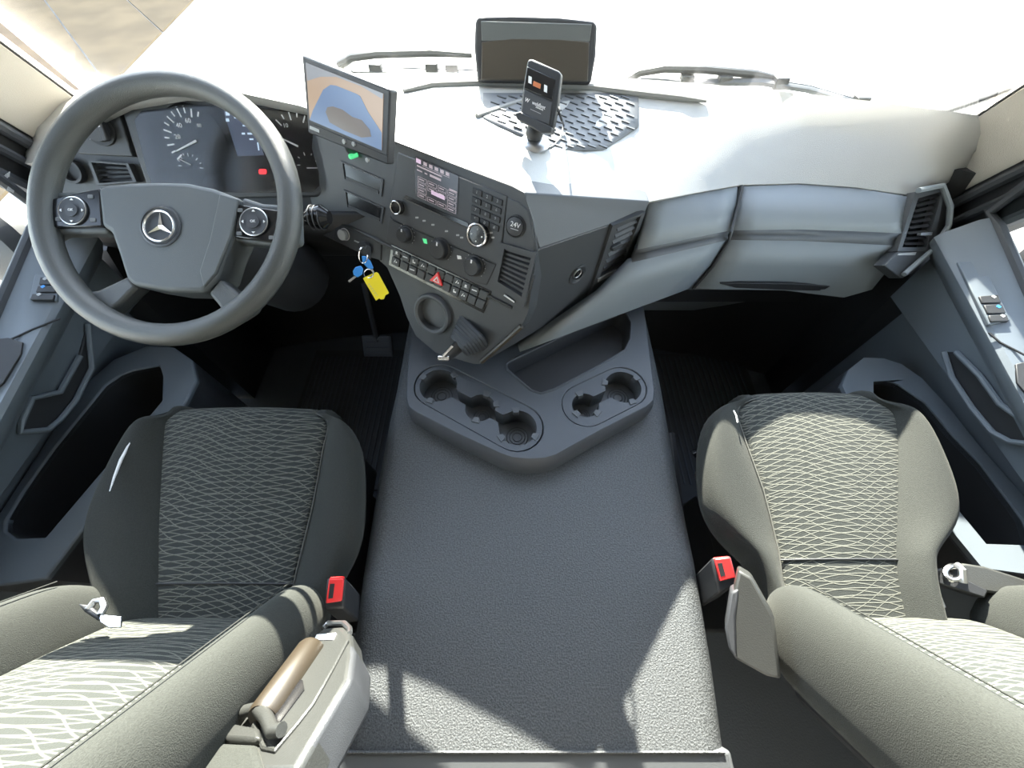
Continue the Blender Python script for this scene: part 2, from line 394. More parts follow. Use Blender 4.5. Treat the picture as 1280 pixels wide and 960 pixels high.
door_details(dR, 1, 1.10,
    [(1197, 327), (1227, 325), (1264, 400), (1236, 406)], [(1236, 416), (1250, 428), (1285, 446)], [(1270, 455), (1290, 450), (1310, 500), (1283, 492), (1272, 478)],
    [(1053, 482), (1060, 463), (1080, 447), (1105, 448), (1127, 455), (1153, 473), (1187, 510), (1227, 560), (1280, 620), (1340, 680), (1330, 724), (1228, 710), (1188, 661), (1130, 588), (1075, 530)],
    [(1092, 477), (1108, 476), (1123, 480), (1157, 503), (1190, 542), (1227, 580), (1280, 650), (1290, 682), (1233, 680), (1200, 640), (1150, 570), (1092, 497)],
    [(1180, 440), (1190, 472), (1215, 510), (1240, 540), (1262, 552), (1300, 556), (1300, 540), (1250, 505), (1225, 470), (1195, 440)],
    [[(1224, 370), (1248, 368), (1252, 378), (1228, 379)], [(1230, 381), (1253, 380), (1258, 391), (1235, 392)], [(1236, 394), (1259, 393), (1262, 401), (1239, 402)]])
door_details(dL, -1, 1.08,
    [(44, 338), (76, 345), (70, 376), (36, 374)], [(75, 398), (40, 412), (12, 425), (-8, 440)], [(-20, 425), (10, 422), (28, 428), (26, 442), (4, 478), (-20, 500)],
    [(0, 640), (75, 524), (112, 475), (142, 449), (184, 432), (217, 434), (240, 450), (246, 475), (232, 503), (120, 640), (56, 724), (0, 732), (-60, 735), (-60, 700)],
    [(19, 673), (7, 664), (7, 651), (30, 613), (67, 561), (131, 482), (150, 469), (165, 463), (199, 457), (203, 470), (202, 501), (56, 672)],
    [(110, 405), (115, 460), (95, 500), (75, 525), (60, 537), (25, 540), (28, 525), (40, 498), (75, 490), (100, 445)],
    [[(50, 346), (72, 349), (71, 356), (48, 355)], [(47, 357), (71, 358), (69, 365), (44, 365)], [(40, 367), (68, 368), (66, 375), (37, 374)]])
# ================================================================ DASHBOARD
dash = thing('dashboard', 'full width grey truck dashboard under the windscreen with a sunlit top', 'dashboard', (0, 1.0, .5))
rear = [(V((-1.06, .84, .88)), None)]
Rr = [V((-1.13, .90, .88)), V((-1.06, .86, .90))] + [at(x, y, Z=z) for x, y, z in [(100, 150, .985), (150, 125, 1.02), (220, 113, 1.035), (300, 116, 1.03), (375, 132, 1.005), (430, 152, .99), (490, 175, .98), (570, 206, .97), (640, 232, .962), (655, 240, .957), (735, 247, .905), (800, 250, .858), (812, 252, .85), (870, 241, .842), (926, 231, .836), (1000, 229, .834), (1070, 234, .834), (1140, 244, .834), (1162, 238, .832), (1182, 230, .83)]] + [V((1.13, .95, .83))]
rows = [[], [], [], [], [], [], []]
for r in Rr:
    x = r.x; xw = x*1.03 if x > 0 else x; wv = V((xw, Yw(xw, .945)-.001, .947))
    rows[0].append(r + V((0, .012, -.022))); rows[1].append(r)
    for k, t in enumerate((.12, .4, .75, 1.0)):
        p = r.lerp(wv, t); p.z += .012*math.sin(math.pi*min(1, t*1.0)); rows[k+2].append(p)
    rows[6].append(wv + V((0, .004, -.11)))
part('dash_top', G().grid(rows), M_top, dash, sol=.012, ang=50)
# driver side fascia
PC = Pl(at(280, 180, Y=.87), (0.05, -.85, .53))
part('driver_fascia', G().plate(PC, [(60, 170), (100, 128), (146, 116), (220, 112), (300, 114), (380, 132), (425, 250), (405, 290), (300, 300), (100, 290), (62, 240)], -.05, -.012), M_stack, dash, bev=.004)
lp = [[V((x, y, z)) for x in (-1.05, -.8, -.5, -.28)] for y, z in ((.76, .84), (.80, .74), (.92, .60), (1.05, .50))]
part('knee_panel', G().grid(lp), M_black, dash, sol=.012)
# centre stack
A = at(490, 175, Z=.98); B = at(655, 240, Z=.96)
PL = Pl3(A, B, at(505, 385, Z=.68))
PR = Pl3(PL.p(672, 312), PL.p(600, 455), at(805, 268, Y=.795))
ff = [(392, 158), (430, 154), (490, 177), (570, 207), (640, 233), (655, 241), (666, 275), (672, 312), (660, 390), (650, 412), (600, 455), (592, 455), (545, 441), (520, 420), (508, 395), (500, 370), (484, 334), (470, 322), (440, 310), (395, 290), (383, 270)]
g = G(); bu, bv = PL.uv(542, 392); fo = [PL.uv(x, y) for x, y in ff]; ho = circ(bu, bv, .038, 32); mk0 = G().holes(fo, [ho], -.05, 0)
g.v = [PL.w(p.x, p.y, p.z) for p in mk0.v]; g.f = mk0.f
part('centre_stack', g, M_stack, dash)
f1, f2, f3 = PL.p(672, 312), PL.p(650, 412), PL.p(600, 455)
b0 = V((0, .25, 0))
side = [PR.p(x, y) for x, y in ((672, 312), (805, 266), (797, 305), (735, 376), (600, 456), (652, 410))]
part('stack_side_panel', G().prism(side, [p+V((-.02, .2, .02)) for p in side]), M_stack, dash, bev=.003)
wedge = [PL.p(655, 241), at(812, 252, Z=.86), PR.p(806, 266), PR.p(674, 312)]
part('stack_shoulder', G().prism(wedge, [p+V((0, .12, -.0)) for p in wedge]), M_tray, dash, bev=.003)
part('face_trim_edge', G().tube([PL.p(x, y, .002) for x, y in ((385, 272), (420, 278), (440, 285), (490, 310), (540, 338), (600, 365), (640, 385))], .0035, 8), M_armcover, dash)
part('face_trim_edge', G().tube([PL.p(x, y, .002) for x, y in ((652, 408), (630, 428), (602, 452))], .006, 8), M_bronze, dash)
# passenger fascia, first section left of the joint
secA = [((812, 252, .846), (922, 233, .833)), ((806, 283, .795), (920, 262, .80)), ((797, 312, .765), (913, 288, .775)), ((793, 321, .75), (911, 296, .762)), ((790, 328, .745), (910, 300, .755)), ((750, 368, .68), (888, 332, .68)), ((650, 440, .585), (864, 360, .60))]
def sec_rows(sec, n):
    rows = []
    for a, b in sec:
        pa, pb = at(a[0], a[1], Z=a[2]), at(b[0], b[1], Z=b[2]); rows.append([pa.lerp(pb, k/(n-1)) for k in range(n)])
    return rows
ra = sec_rows(secA, 6)
part('fascia_upper', G().grid(ra[:3]), M_light, dash, sol=.02, label='light grey fascia beside the centre stack')
part('fascia_strip', G().grid([ra[2], [p+V((0, .008, 0)) for p in ra[3]], ra[4]]), M_tray, dash, sol=.015)
part('fascia_lower', G().grid(ra[4:]+[[p+V((0, .05, -.03)) for p in ra[-1]]]), M_light, dash, sol=.02)
secB = [((926, 233, .833), (1000, 230, .832), (1070, 235, .832), (1142, 247, .832)), ((922, 262, .80), (1000, 262, .80), (1070, 266, .80), (1138, 272, .802)),
        ((916, 288, .775), (1000, 287, .775), (1065, 289, .777), (1132, 292, .78)), ((914, 296, .762), (1000, 296, .762), (1060, 299, .763), (1126, 302, .765)), ((913, 300, .755), (1000, 301, .754), (1060, 304, .754), (1119, 307, .755)),
        ((893, 332, .68), (990, 335, .68), (1060, 335, .685), (1116, 330, .70)), ((868, 361, .60), (980, 363, .595), (1055, 372, .595), (1090, 362, .63))]
rb = [[at(*q[:2], Z=q[2]) for q in r] for r in secB]
def dense(r, n=10):
    o = []
    for k in range(n):
        t = k/(n-1)*(len(r)-1); i = min(int(t), len(r)-2); o.append(r[i].lerp(r[i+1], t-i))
    return o
rb = [dense(r) for r in rb]
part('fascia_upper', G().grid(rb[:3]), M_light, dash, sol=.02, label='light grey upper fascia in front of the passenger seat')
part('fascia_strip', G().grid([rb[2], [p+V((0, .008, 0)) for p in rb[3]], rb[4]]), M_tray, dash, sol=.015, label='darker grip strip across the passenger fascia')
gl = part('glovebox_lid', G().grid(rb[4:]+[[p+V((0, .05, -.03)) for p in rb[-1]]]), M_light, dash, sol=.02, label='light grey glovebox lid')
PG = Pl3(at(900, 357, Z=.615), at(1055, 361, Z=.615), at(980, 340, Z=.67))
part('lid_handle_slot', G().plate(PG, [(900, 355), (925, 354), (990, 355), (1050, 358), (1056, 361), (1045, 364), (990, 363), (920, 360)], -.004, .004), M_black, gl, bev=.001)
part('fascia_joint', G().tube([p+V((0, -.001, .0)) for p in [at(928, 232, Z=.834), at(921, 262, Z=.802), at(914, 290, Z=.776), at(911, 300, Z=.757), at(891, 332, Z=.682), at(866, 361, Z=.602)]], .0035, 6), M_black, dash)
# under-dash filler so nothing is open below
part('under_dash', G().abox(-.28, 1.05, .93, 1.14, .40, .62), M_black, dash)
part('under_dash_ledge', G().prism([V((.40, 1.02, .26)), V((1.05, 1.02, .26)), V((1.05, .90, .52)), V((.40, .90, .52))], [V((.40, 1.1, .26)), V((1.05, 1.1, .26)), V((1.05, 1.1, .58)), V((.40, 1.1, .58))]), M_light, dash, bev=.004)
# storage shelf lip and ribbed mat on the dash top
def dtop(px, py):
    lo, hi = .3, 2.5
    def surf(p):
        t = None
        for i in range(len(Rr)-1):
            if Rr[i].x <= p.x <= Rr[i+1].x:
                f = (p.x-Rr[i].x)/max(1e-6, Rr[i+1].x-Rr[i].x); r = Rr[i].lerp(Rr[i+1], f); yw = Yw(p.x, .945)-.015
                t = (p.y-r.y)/(yw-r.y); tt = max(0, min(1, t)); return r.z+(.945-r.z)*tt + .012*math.sin(math.pi*tt)
        return .9
    for _ in range(40):
        md = (lo+hi)/2; p = CAM+ray(px, py)*md
        if p.z > surf(p): lo = md
        else: hi = md
    return CAM+ray(px, py)*lo
part('shelf_lip', G().tube([dtop(x, y)+V((0, 0, .004)) for x, y in ((505, 116), (540, 109), (600, 107), (670, 109), (740, 113), (800, 120), (850, 125), (882, 129))], [.004, .009, .010, .010, .010, .009, .007, .003], 8), M_lip, dash)
part('shelf_rib', G().tube([dtop(x, y)+V((0, 0, .002)) for x, y in ((596, 147), (625, 137), (655, 127))], .006, 8), M_lip, dash)
rws = []
for a in range(8):
    y = 118+a*10.2; x0 = 604 if y < 150 else 604+(y-150)*2.2; x1 = 798 if y < 160 else 798-(y-160)*1.5
    rws.append([dtop(lerp(x0, x1, k/9), y)+V((0, 0, .003)) for k in range(10)])
part('shelf_mat', G().grid(rws), M_mat, dash, sol=.003)
g = G()
for r in range(9):
    for c in range(13):
        x = 608+c*14+(r % 2)*6; y = 122+r*7.6
        if x < 612+max(0, y-150)*2.4 or x > 786-max(0, y-160)*1.6: continue
        a_, b_, c_ = dtop(x, y), dtop(x+10, y+3.6), dtop(x, y+3)
        e = (b_-a_)*.5; n_ = (c_-a_).cross(b_-a_).normalized()
        if n_.z < 0: n_ = -n_
        g.box((a_+b_)/2+n_*.0035, e, n_.cross(e).normalized()*.0022, n_*.0016)
part('mat_tread', g, M_console, dash, flat=True, kind='stuff')
for sg, Xg, nm in ((-1, 1.11, 'wall_left_front'), (1, 1.13, 'wall_right_front')):
    sh = ((.78, 0), (1.15, 0), (1.10 if sg < 0 else .99, .80), (.82, .70), (.78, .60))
    struct(nm, G().prism([V((sg*(Xg-.06), y, z)) for y, z in sh], [V((sg*(Xg+.07), y, z)) for y, z in sh]), M_black)

# ================================================================ STEERING WHEEL
fw = V((0, cP, -sP))
D0 = .632; k0 = D0/FPX
PW = Pl(at(209, 261, D=D0), -fw)
def wu(x, y): return ((x-209)*k0, (261-y)*k0)
wheel = thing('steering_wheel', 'large four spoke grey truck steering wheel in front of the gauges', 'steering wheel', PW.o)
rim = G()
ring = [PW.w(.203*math.cos(2*math.pi*i/64), .2075*math.sin(2*math.pi*i/64), 0) for i in range(64)]
rim.tube(ring, .0185, 14, closed=True)
part('rim', rim, M_wheel, wheel)
hubo = [wu(*p) for p in ((124, 236), (135, 232), (165, 229), (200, 228), (235, 229), (268, 236), (302, 249), (298, 272), (292, 297), (281, 322), (273, 347), (264, 357), (256, 366), (212, 365), (169, 358), (160, 350), (150, 318), (140, 290), (129, 284))]
hub = part('airbag_cover', G().uvplate(PW, hubo, -.055, .004), M_hub, wheel, bev=.013, seg=4, label='dark grey airbag cover in the middle of the wheel')
part('cover_step', G().uvplate(PW, [wu(*p) for p in ((278, 244), (301, 251), (292, 296), (273, 343), (258, 360), (253, 340), (266, 300))], 0, .0065), M_hub, hub, bev=.002)
part('emblem_recess', G().lathe([(.0335, .003), (.034, .0055), (.031, .0062), (.029, .0045), (0, .0045)], PW.w(*wu(204, 284)), PW.n, 32), M_stack, hub)
em = G(); c = wu(204, 285)
em.tube([PW.w(c[0]+.0245*math.cos(2*math.pi*i/40), c[1]+.0245*math.sin(2*math.pi*i/40), .0075) for i in range(40)], .0017, 8, closed=True)
for a in (90, 210, 330):
    a = R(a); d = (math.cos(a), math.sin(a)); q = (-d[1], d[0]); tip = (c[0]+d[0]*.0243, c[1]+d[1]*.0243)
    b1 = (c[0]+q[0]*.0045-d[0]*.0022, c[1]+q[1]*.0045-d[1]*.0022); b2 = (c[0]-q[0]*.0045-d[0]*.0022, c[1]-q[1]*.0045-d[1]*.0022)
    em.add([PW.w(*b1, .0055), PW.w(*tip, .0065), PW.w(*b2, .0055), PW.w(*c, .0095)], [(0, 1, 3), (1, 2, 3)])
part('star_emblem', em, M_chrome, hub, label='chrome three pointed star in a ring', flat=False, ang=20)
# upper spokes
for nm, pts in (('left', ((52, 235), (75, 238), (100, 236), (127, 232), (132, 290), (100, 290), (66, 290), (48, 300))), ('right', ((300, 244), (325, 252), (355, 254), (368, 250), (370, 300), (352, 308), (320, 304), (290, 300)))):
    part('spoke', G().uvplate(PW, [wu(*p) for p in pts], -.03, -.004), M_hub, wheel, bev=.006, seg=3)
for pts in (((158, 344), (170, 358), (160, 366), (150, 377), (138, 388), (124, 394), (104, 380), (98, 365), (120, 362)), ((258, 366), (274, 347), (296, 366), (316, 378), (312, 388), (294, 400), (282, 398), (270, 380))):
    part('spoke', G().uvplate(PW, [wu(*p) for p in pts], -.030, -.002), M_wheel, wheel, bev=.006, seg=3)
pads = ((((65, 250), (127, 236), (130, 284), (65, 285)), (95, 265)), (((299, 256), (350, 264), (348, 304), (294, 297)), (320, 279)))
for pi, (po, pc) in enumerate(pads):
    pd = part('control_pad', G().uvplate(PW, [wu(*p) for p in po], -.01, .003), M_gloss, wheel, bev=.002, label='black %s thumb control pad with round dial' % ('left', 'right')[pi])
    cu, cv = wu(*pc)
    part('pad_dial', G().lathe([(.0225, .002), (.0225, .0055), (.021, .0065), (.014, .0055), (.010, .0058), (.010, .0075), (0, .008)], PW.w(cu, cv), PW.n, 32), M_dark, pd)
    part('dial_ring', G().tube([PW.w(cu+.0225*math.cos(i*math.pi/16), cv+.0225*math.sin(i*math.pi/16), .0058) for i in range(32)], .0008, 6, closed=True), M_steel, pd)
    for a in (0, 90, 180, 270):
        ca, sa = math.cos(R(a)), math.sin(R(a)); e = (cu+ca*.0165, cv+sa*.0165)
        part('arrow_mark', G().uvplate(PW, [(e[0]+ca*.003, e[1]+sa*.003), (e[0]-sa*.0025, e[1]+ca*.0025), (e[0]+sa*.0025, e[1]-ca*.0025)], .0055, .0072), M_white, pd, flat=True)
    text('OK', PW, cu, cv, .006, M_white, pd, h=.0082)
    for (x, y) in (((76, 275), (116, 247), (119, 276)), ((302, 264), (301, 293), (341, 298)))[pi]:
        u_, v_ = wu(x, y); part('pad_key', G().uvplate(PW, rrect(u_, v_, .0042, .003, .0012, 2), .002, .0042), M_dkgrey, pd, flat=True)
# column shroud and stalk
C0 = PW.w(0, -.01, -.03)
part('column', G().lathe([(.055, 0), (.065, -.05), (.075, -.12), (.09, -.22), (.09, -.34)], C0, PW.n, 24), M_black, wheel)
ss = G(); sa = at(330, 300, D=.70)
stalk = thing('column_stalk', 'black column stalk with ribbed tip to the right of the wheel', 'stalk', at(398, 272, D=.70))
part('stalk_arm', G().tube([at(290, 300, D=.70), at(340, 286, D=.70), at(384, 274, D=.70)], [.009, .009, .011], 10, flat=.7), M_black, stalk)
part('stalk_tip', G().tube([at(382, 274, D=.70), at(390, 272, D=.70), at(404, 271, D=.70), at(412, 272, D=.70)], [.011, .019, .022, .012], 14, flat=.9), M_gloss, stalk)
for i in range(3): part('grip_ring', G().tube([at(391+i*6, 272, D=.70)+V((0, .0, 0)) + (PW.u*0+V((0, math.cos(a)*.022, math.sin(a)*.020))) for a in [k*math.pi/10 for k in range(20)]], .0012, 6, closed=True), M_dark, stalk)

# ================================================================ INSTRUMENTS
clus = thing('instrument_cluster', 'dark instrument cluster with round gauges seen through the wheel rim', 'instrument cluster', PC.o)
co = [(150, 133), (170, 126), (230, 122), (300, 123), (350, 129), (384, 140), (396, 162), (407, 198), (408, 238), (395, 246), (300, 248), (190, 244), (182, 230), (165, 180)]
part('bezel', G().plate(PC, co, -.02, .006), M_stack, clus, bev=.005, seg=3)
ci = [(168, 150), (176, 139), (230, 132), (300, 132), (350, 138), (378, 148), (390, 168), (399, 205), (399, 232), (390, 240), (300, 241), (193, 237), (184, 215)]
part('dial_face', G().plate(PC, ci, .004, .008), M_gloss, clus)
def gauge(px, py, rpx, a0, a1, n, needle, labels, small=False):
    o = PC.p(px, py, .008); u0, v0 = PC.uv(px, py, .008); r = abs(PC.uv(px+rpx, py, .008)[0]-u0)
    gd = part('gauge', G().lathe([(r*1.15, .008), (r*1.15, .0095), (r*1.1, .0095), (0, .0092)], PC.w(u0, v0), PC.n, 32), M_gloss, clus)
    tk = G()
    for i in range(n):
        a = R(a0+(a1-a0)*i/(n-1)); d = (math.cos(a), math.sin(a)); q = (-d[1]*r*.022, d[0]*r*.022); l = .74 if i % 2 == 0 else .84
        tk.uvplate(PC, [(u0+d[0]*r+q[0], v0+d[1]*r+q[1]), (u0+d[0]*r-q[0], v0+d[1]*r-q[1]), (u0+d[0]*r*l-q[0], v0+d[1]*r*l-q[1]), (u0+d[0]*r*l+q[0], v0+d[1]*r*l+q[1])], .0093, .0101)
    part('tick_marks', tk, M_white, gd, flat=True, kind='stuff')
    nu, nv = PC.uv(*needle[0], .010); mu, mv = PC.uv(*needle[1], .010); dd = V((mu-nu, mv-nv)).normalized(); q = (-dd.y*r*.035, dd.x*r*.035)
    part('needle', G().uvplate(PC, [(nu+q[0], nv+q[1]), (nu-q[0], nv-q[1]), (mu-q[0]*.5, mv-q[1]*.5), (mu+q[0]*.5, mv+q[1]*.5)], .011, .0122), M_white, gd, flat=True)
    for s_, x, y, sz in labels:
        u_, v_ = PC.uv(x, y, .0095); text(s_, PC, u_, v_, sz, M_white, gd, h=.0098)
gauge(243, 176, 35, 215, 60, 12, ((246, 176), (221, 189)), [('20', 222, 171, .012), ('40', 224, 157, .012), ('60', 235, 151, .012), ('80', 249, 157, .009)])
gauge(239, 208, 15, 175, -10, 9, ((239, 206), (225, 199)), [])
gauge(373, 178, 32, 200, 60, 9, ((373, 183), (348, 171)), [('10', 357, 157, .011)])
gauge(386, 206, 14, 180, 20, 5, ((384, 210), (397, 210)), [])
dp = part('center_display', G().plate(PC, [(279, 138), (312, 142), (330, 194), (297, 195)], .0085, .0100), M_disp, clus, label='lit blue driver display between the gauges')
for x, y, w_, h_ in ((284, 142, 2.4, 2.4), (284, 150, 2, 2), (296, 147, 3.5, 1), (306, 157, 3, 1), (304, 167, 2, 1.2), (312, 167, 3, 1.2), (314, 174, 2.4, 1), (304, 185, 9, 4), (322, 183, .8, 5)):
    part('display_mark', G().plate(PC, [(x-w_, y-h_), (x+w_, y-h_), (x+w_+h_*.3, y+h_), (x-w_+h_*.3, y+h_)], .0098, .0104), M_disptext if w_ < 9 else M_disp, dp, flat=True)
part('warning_light', G().plate(PC, rrect(328, 214.5, 4.6, 3.2, 2), .008, .0102), M_ledred, clus, label='small glowing red warning light')
part('cluster_lens', G().plate(PC, ci, .020, .0215), M_lens, clus)
# light switch and vents left
ls = thing('light_switch', 'round rotary headlight switch to the left of the gauges', 'switch', PC.p(126, 162, 0))
sp = part('switch_plate', G().plate(PC, [(92, 145), (146, 134), (166, 196), (98, 192), (88, 170)], -.012, .001), M_stack, ls, bev=.002)
knob(PC, 126, 162, .030, .006, M_black, ls, name='dial_base')
knob(PC, 126, 162, .023, .016, M_dark, ls, name='rotary_knob')
part('grip_bar', G().plate(PC, [(119, 150), (124, 148), (134, 175), (129, 177)], .014, .024), M_dark, ls, bev=.002)
part('switch_mark', G().plate(PC, [(119, 151), (121, 150), (125, 158), (123, 159)], .023, .0246), M_white, ls, flat=True)
for x, y in ((114, 173), (126, 180), (138, 141)): part('switch_mark', G().plate(PC, rrect(x, y, 1.8, 1.3, .5, 2), .0005, .0016), M_white, ls, flat=True)
def vent(name, label, pl, q, n, h=.0, vert=False, frame=None, fm=M_stack, slope=.006, tab=None, group=None):
    o = pl.p(*quad(q, .5, .5)); t = thing(name, label, 'air vent', o, group)
    fo = frame or [quad(q, -.09, -.09), quad(q, 1.09, -.09), quad(q, 1.09, 1.09), quad(q, -.09, 1.09)]
    part('vent_duct', G().plate(pl, fo, h-.02, h-.016), M_gloss, t)
    fr = G(); m_ = len(q)
    def side(a, b):
        fr.plate(pl, [a[0], a[1], b[1], b[0]], h-.02, h+.004)
    inn = [quad(q, 0, 0), quad(q, 1, 0), quad(q, 1, 1), quad(q, 0, 1)]; out = fo if len(fo) == 4 else [quad(q, -.09, -.09), quad(q, 1.09, -.09), quad(q, 1.09, 1.09), quad(q, -.09, 1.09)]
    for i in range(4): side((out[i], inn[i]), (out[(i+1) % 4], inn[(i+1) % 4]))
    part('vent_frame', fr, fm, t, flat=True)
    for i in range(n):
        t0, t1 = (i+.12)/n, (i+.62)/n
        a, b, c, d = [pl.p(*quad(q, s_, r_)) for s_, r_ in ((0, t0), (1, t0), (1, t1), (0, t1))]
        nn = pl.n
        a, b = a+nn*(h-slope), b+nn*(h-slope); c, d = c+nn*(h+.001), d+nn*(h+.001)
        th = nn*.0022
        part('slat', G().prism([a, b, c, d], [a-th, b-th, c-th, d-th]), M_dark, t, flat=True)
    if tab: part('vent_tab', G().plate(pl, tab, h-.002, h+.005), M_dark, t, bev=.001)
    return t
vent('air_vent', 'small black air vent below the headlight switch', PC, [(114, 203), (157, 206), (166, 226), (124, 229)], 4)
part('side_vent', G().lathe([(.024, -.01), (.024, .004), (.019, .004), (.017, -.008), (0, -.008)], PC.p(88, 214), PC.n, 20), M_black, dash, label='round black demister vent at the left dash end')

# ================================================================ CENTRE STACK UNITS
bins = [((428, 204), (476, 225), (474, 243), (431, 224)), ((432, 240), (477, 260), (475, 277), (434, 259))]
for i, q in enumerate(bins):
    t = thing('storage_slot', ('upper', 'lower')[i]+' empty rectangular storage slot under the monitor', 'storage slot', PL.p(*quad(q, .5, .5)), None)
    fr = G(); o2 = [quad(q, -.06, -.1), quad(q, 1.06, -.1), quad(q, 1.06, 1.1), quad(q, -.06, 1.1)]
    for j in range(4): fr.plate(PL, [o2[j], o2[(j+1) % 4], q[(j+1) % 4], q[j]], -.001, .003)
    part('slot_frame', fr, M_stack, t, flat=True)
    part('slot_cavity', G().plate(PL, q, -.004, .0006), M_gloss, t, flat=True)
    part('slot_lip', G().plate(PL, subq(q, .03, .97, .80, 1.0), 0, .0022), M_dark, t, flat=True)
radio = thing('radio_unit', 'built in truck radio with dark menu screen, keypad and silver knobs', 'radio', PL.p(570, 250))
rq = ((508, 190), (634, 244), (626, 326), (496, 268))
part('radio_face', G().plate(PL, [(497, 190), (634, 245), (625, 327), (620, 330), (490, 275), (487, 260)], -.003, .0025), M_stack, radio, bev=.002)
sq = ((519, 196), (573, 220), (571, 268), (519, 244))
sc = part('menu_screen', G().plate(PL, sq, .002, .0040), M_lcd, radio, flat=True, label='dark lcd menu screen of the radio')
def mark(s0, s1, t0, t1, m, par=sc, q=sq, h=.0044, nm='screen_mark'): part(nm, G().plate(PL, subq(q, s0, s1, t0, t1), h-.0006, h), m, par, flat=True)
mark(.02, .13, .02, .13, M_lcdsel)
for i in range(5): mark(.19+i*.13, .27+i*.13, .03, .12, M_lcdtext)
mark(.16, .80, .145, .155, M_lcdtext)
mark(.04, .62, .19, .225, M_lcdtext); mark(.04, .16, .30, .33, M_lcdtext); mark(.22, .28, .30, .33, M_lcdtext); mark(.34, .6, .28, .34, M_lcdtext)
mark(.80, .98, .42, .46, M_lcdtext)
for r_ in range(4):
    for c_ in range(4):
        if (r_, c_) == (2, 1): mark(.38, .70, .68, .78, M_lcdsel); continue
        if (r_, c_) == (2, 2): continue
        s0, t0 = .06+c_*.235, .42+r_*.14+.05
        for a in ((s0, s0+.2, t0, t0+.008), (s0, s0+.2, t0+.11, t0+.118), (s0, s0+.006, t0, t0+.115), (s0+.2, s0+.206, t0, t0+.115), (s0+.03, s0+.15, t0+.045, t0+.07)): mark(*a, M_lcdtext)
kq = ((590, 232), (629, 249), (623, 292), (587, 276))
for r_ in range(4):
    for c_ in range(3):
        kk = part('keypad_key', G().plate(PL, subq(kq, c_/3+.02, (c_+1)/3-.02, r_/4+.04, (r_+1)/4-.04), .002, .0055), M_black, radio, bev=.0008)
        s_ = '123456789*0#'[r_*3+c_]; u_, v_ = PL.uv(*quad(kq, (c_+.5)/3, (r_+.5)/4), .0055); text(s_, PL, u_, v_, .0075, M_grey, kk, h=.0058)
bar = ((507, 244), (585, 279), (585, 285), (503, 249))
part('disc_slot', G().plate(PL, bar, .002, .0042), M_gloss, radio, flat=True)
part('slot_trim', G().tube([PL.p(503, 248, .004), PL.p(585, 285, .004)], .0012, 6), M_armcover, radio)
def ringknob(px, py, r, par, nm, dots=True):
    k = part(nm, G().lathe([(r, 0), (r, .014), (r*.88, .016), (r*.78, .013), (r*.75, .013), (0, .0135)], PL.p(px, py), PL.n, 32), M_gloss, par)
    u_, v_ = PL.uv(px, py)
    part('knob_ring', G().tube([PL.w(u_+r*.9*math.cos(i*math.pi/16), v_+r*.9*math.sin(i*math.pi/16), .0152) for i in range(32)], r*.10, 6, closed=True), M_chrome, k)
    if dots:
        for a in (0, 90, 180, 270): part('knob_mark', G().uvplate(PL, circ(u_+r*.5*math.cos(R(a)), v_+r*.5*math.sin(R(a)), r*.07, 6), .013, .0143), M_white, k, flat=True)
ringknob(500, 259, .0135, radio, 'volume_knob', False)
ringknob(600, 293, .0225, radio, 'selector_knob')
for x, y in ((521, 272), (530, 276), (541, 281), (558, 289), (572, 294), (577, 297), (614, 291), (616, 297)): part('key_mark', G().plate(PL, rrect(x, y, 1.9, 1.1, .5, 2), .002, .0032), M_grey, radio, flat=True)
clim = thing('climate_panel', 'heater control panel with three black rotary dials below the radio', 'climate panel', PL.p(553, 312))
part('panel_face', G().plate(PL, [(487, 270), (492, 276), (620, 331), (608, 357), (596, 354), (482, 302)], -.003, .0018), M_dark, clim, bev=.0015)
for x, y, r in ((509, 293, .0165), (552, 311, .0205), (594, 332, .0195)):
    kb = part('rotary_dial', G().lathe([(r*1.12, 0), (r*1.12, .004), (r*.95, .005), (r*.9, .018), (r*.8, .020), (0, .019)], PL.p(x, y), PL.n, 28), M_black, clim)
    u_, v_ = PL.uv(x, y)
    part('dial_pointer', G().uvplate(PL, [(u_-.0015, v_+r*.45), (u_+.0015, v_+r*.45), (u_+.0015, v_+r*.8), (u_-.0015, v_+r*.8)], .0195, .0206), M_white, kb, flat=True)
    for a in range(-40, 225, 22): part('scale_dot', G().uvplate(PL, circ(u_+r*1.25*math.cos(R(a)), v_+r*1.25*math.sin(R(a)), .0009, 6), .0015, .0024), M_grey, kb, flat=True)
part('climate_led', G().plate(PL, [(528, 298), (533, 299), (534, 305), (530, 304)], .0015, .0026), M_green, clim, flat=True)
part('climate_mark', G().plate(PL, [(571, 319), (576, 320), (577, 324), (572, 324)], .0015, .0026), M_white, clim, flat=True)
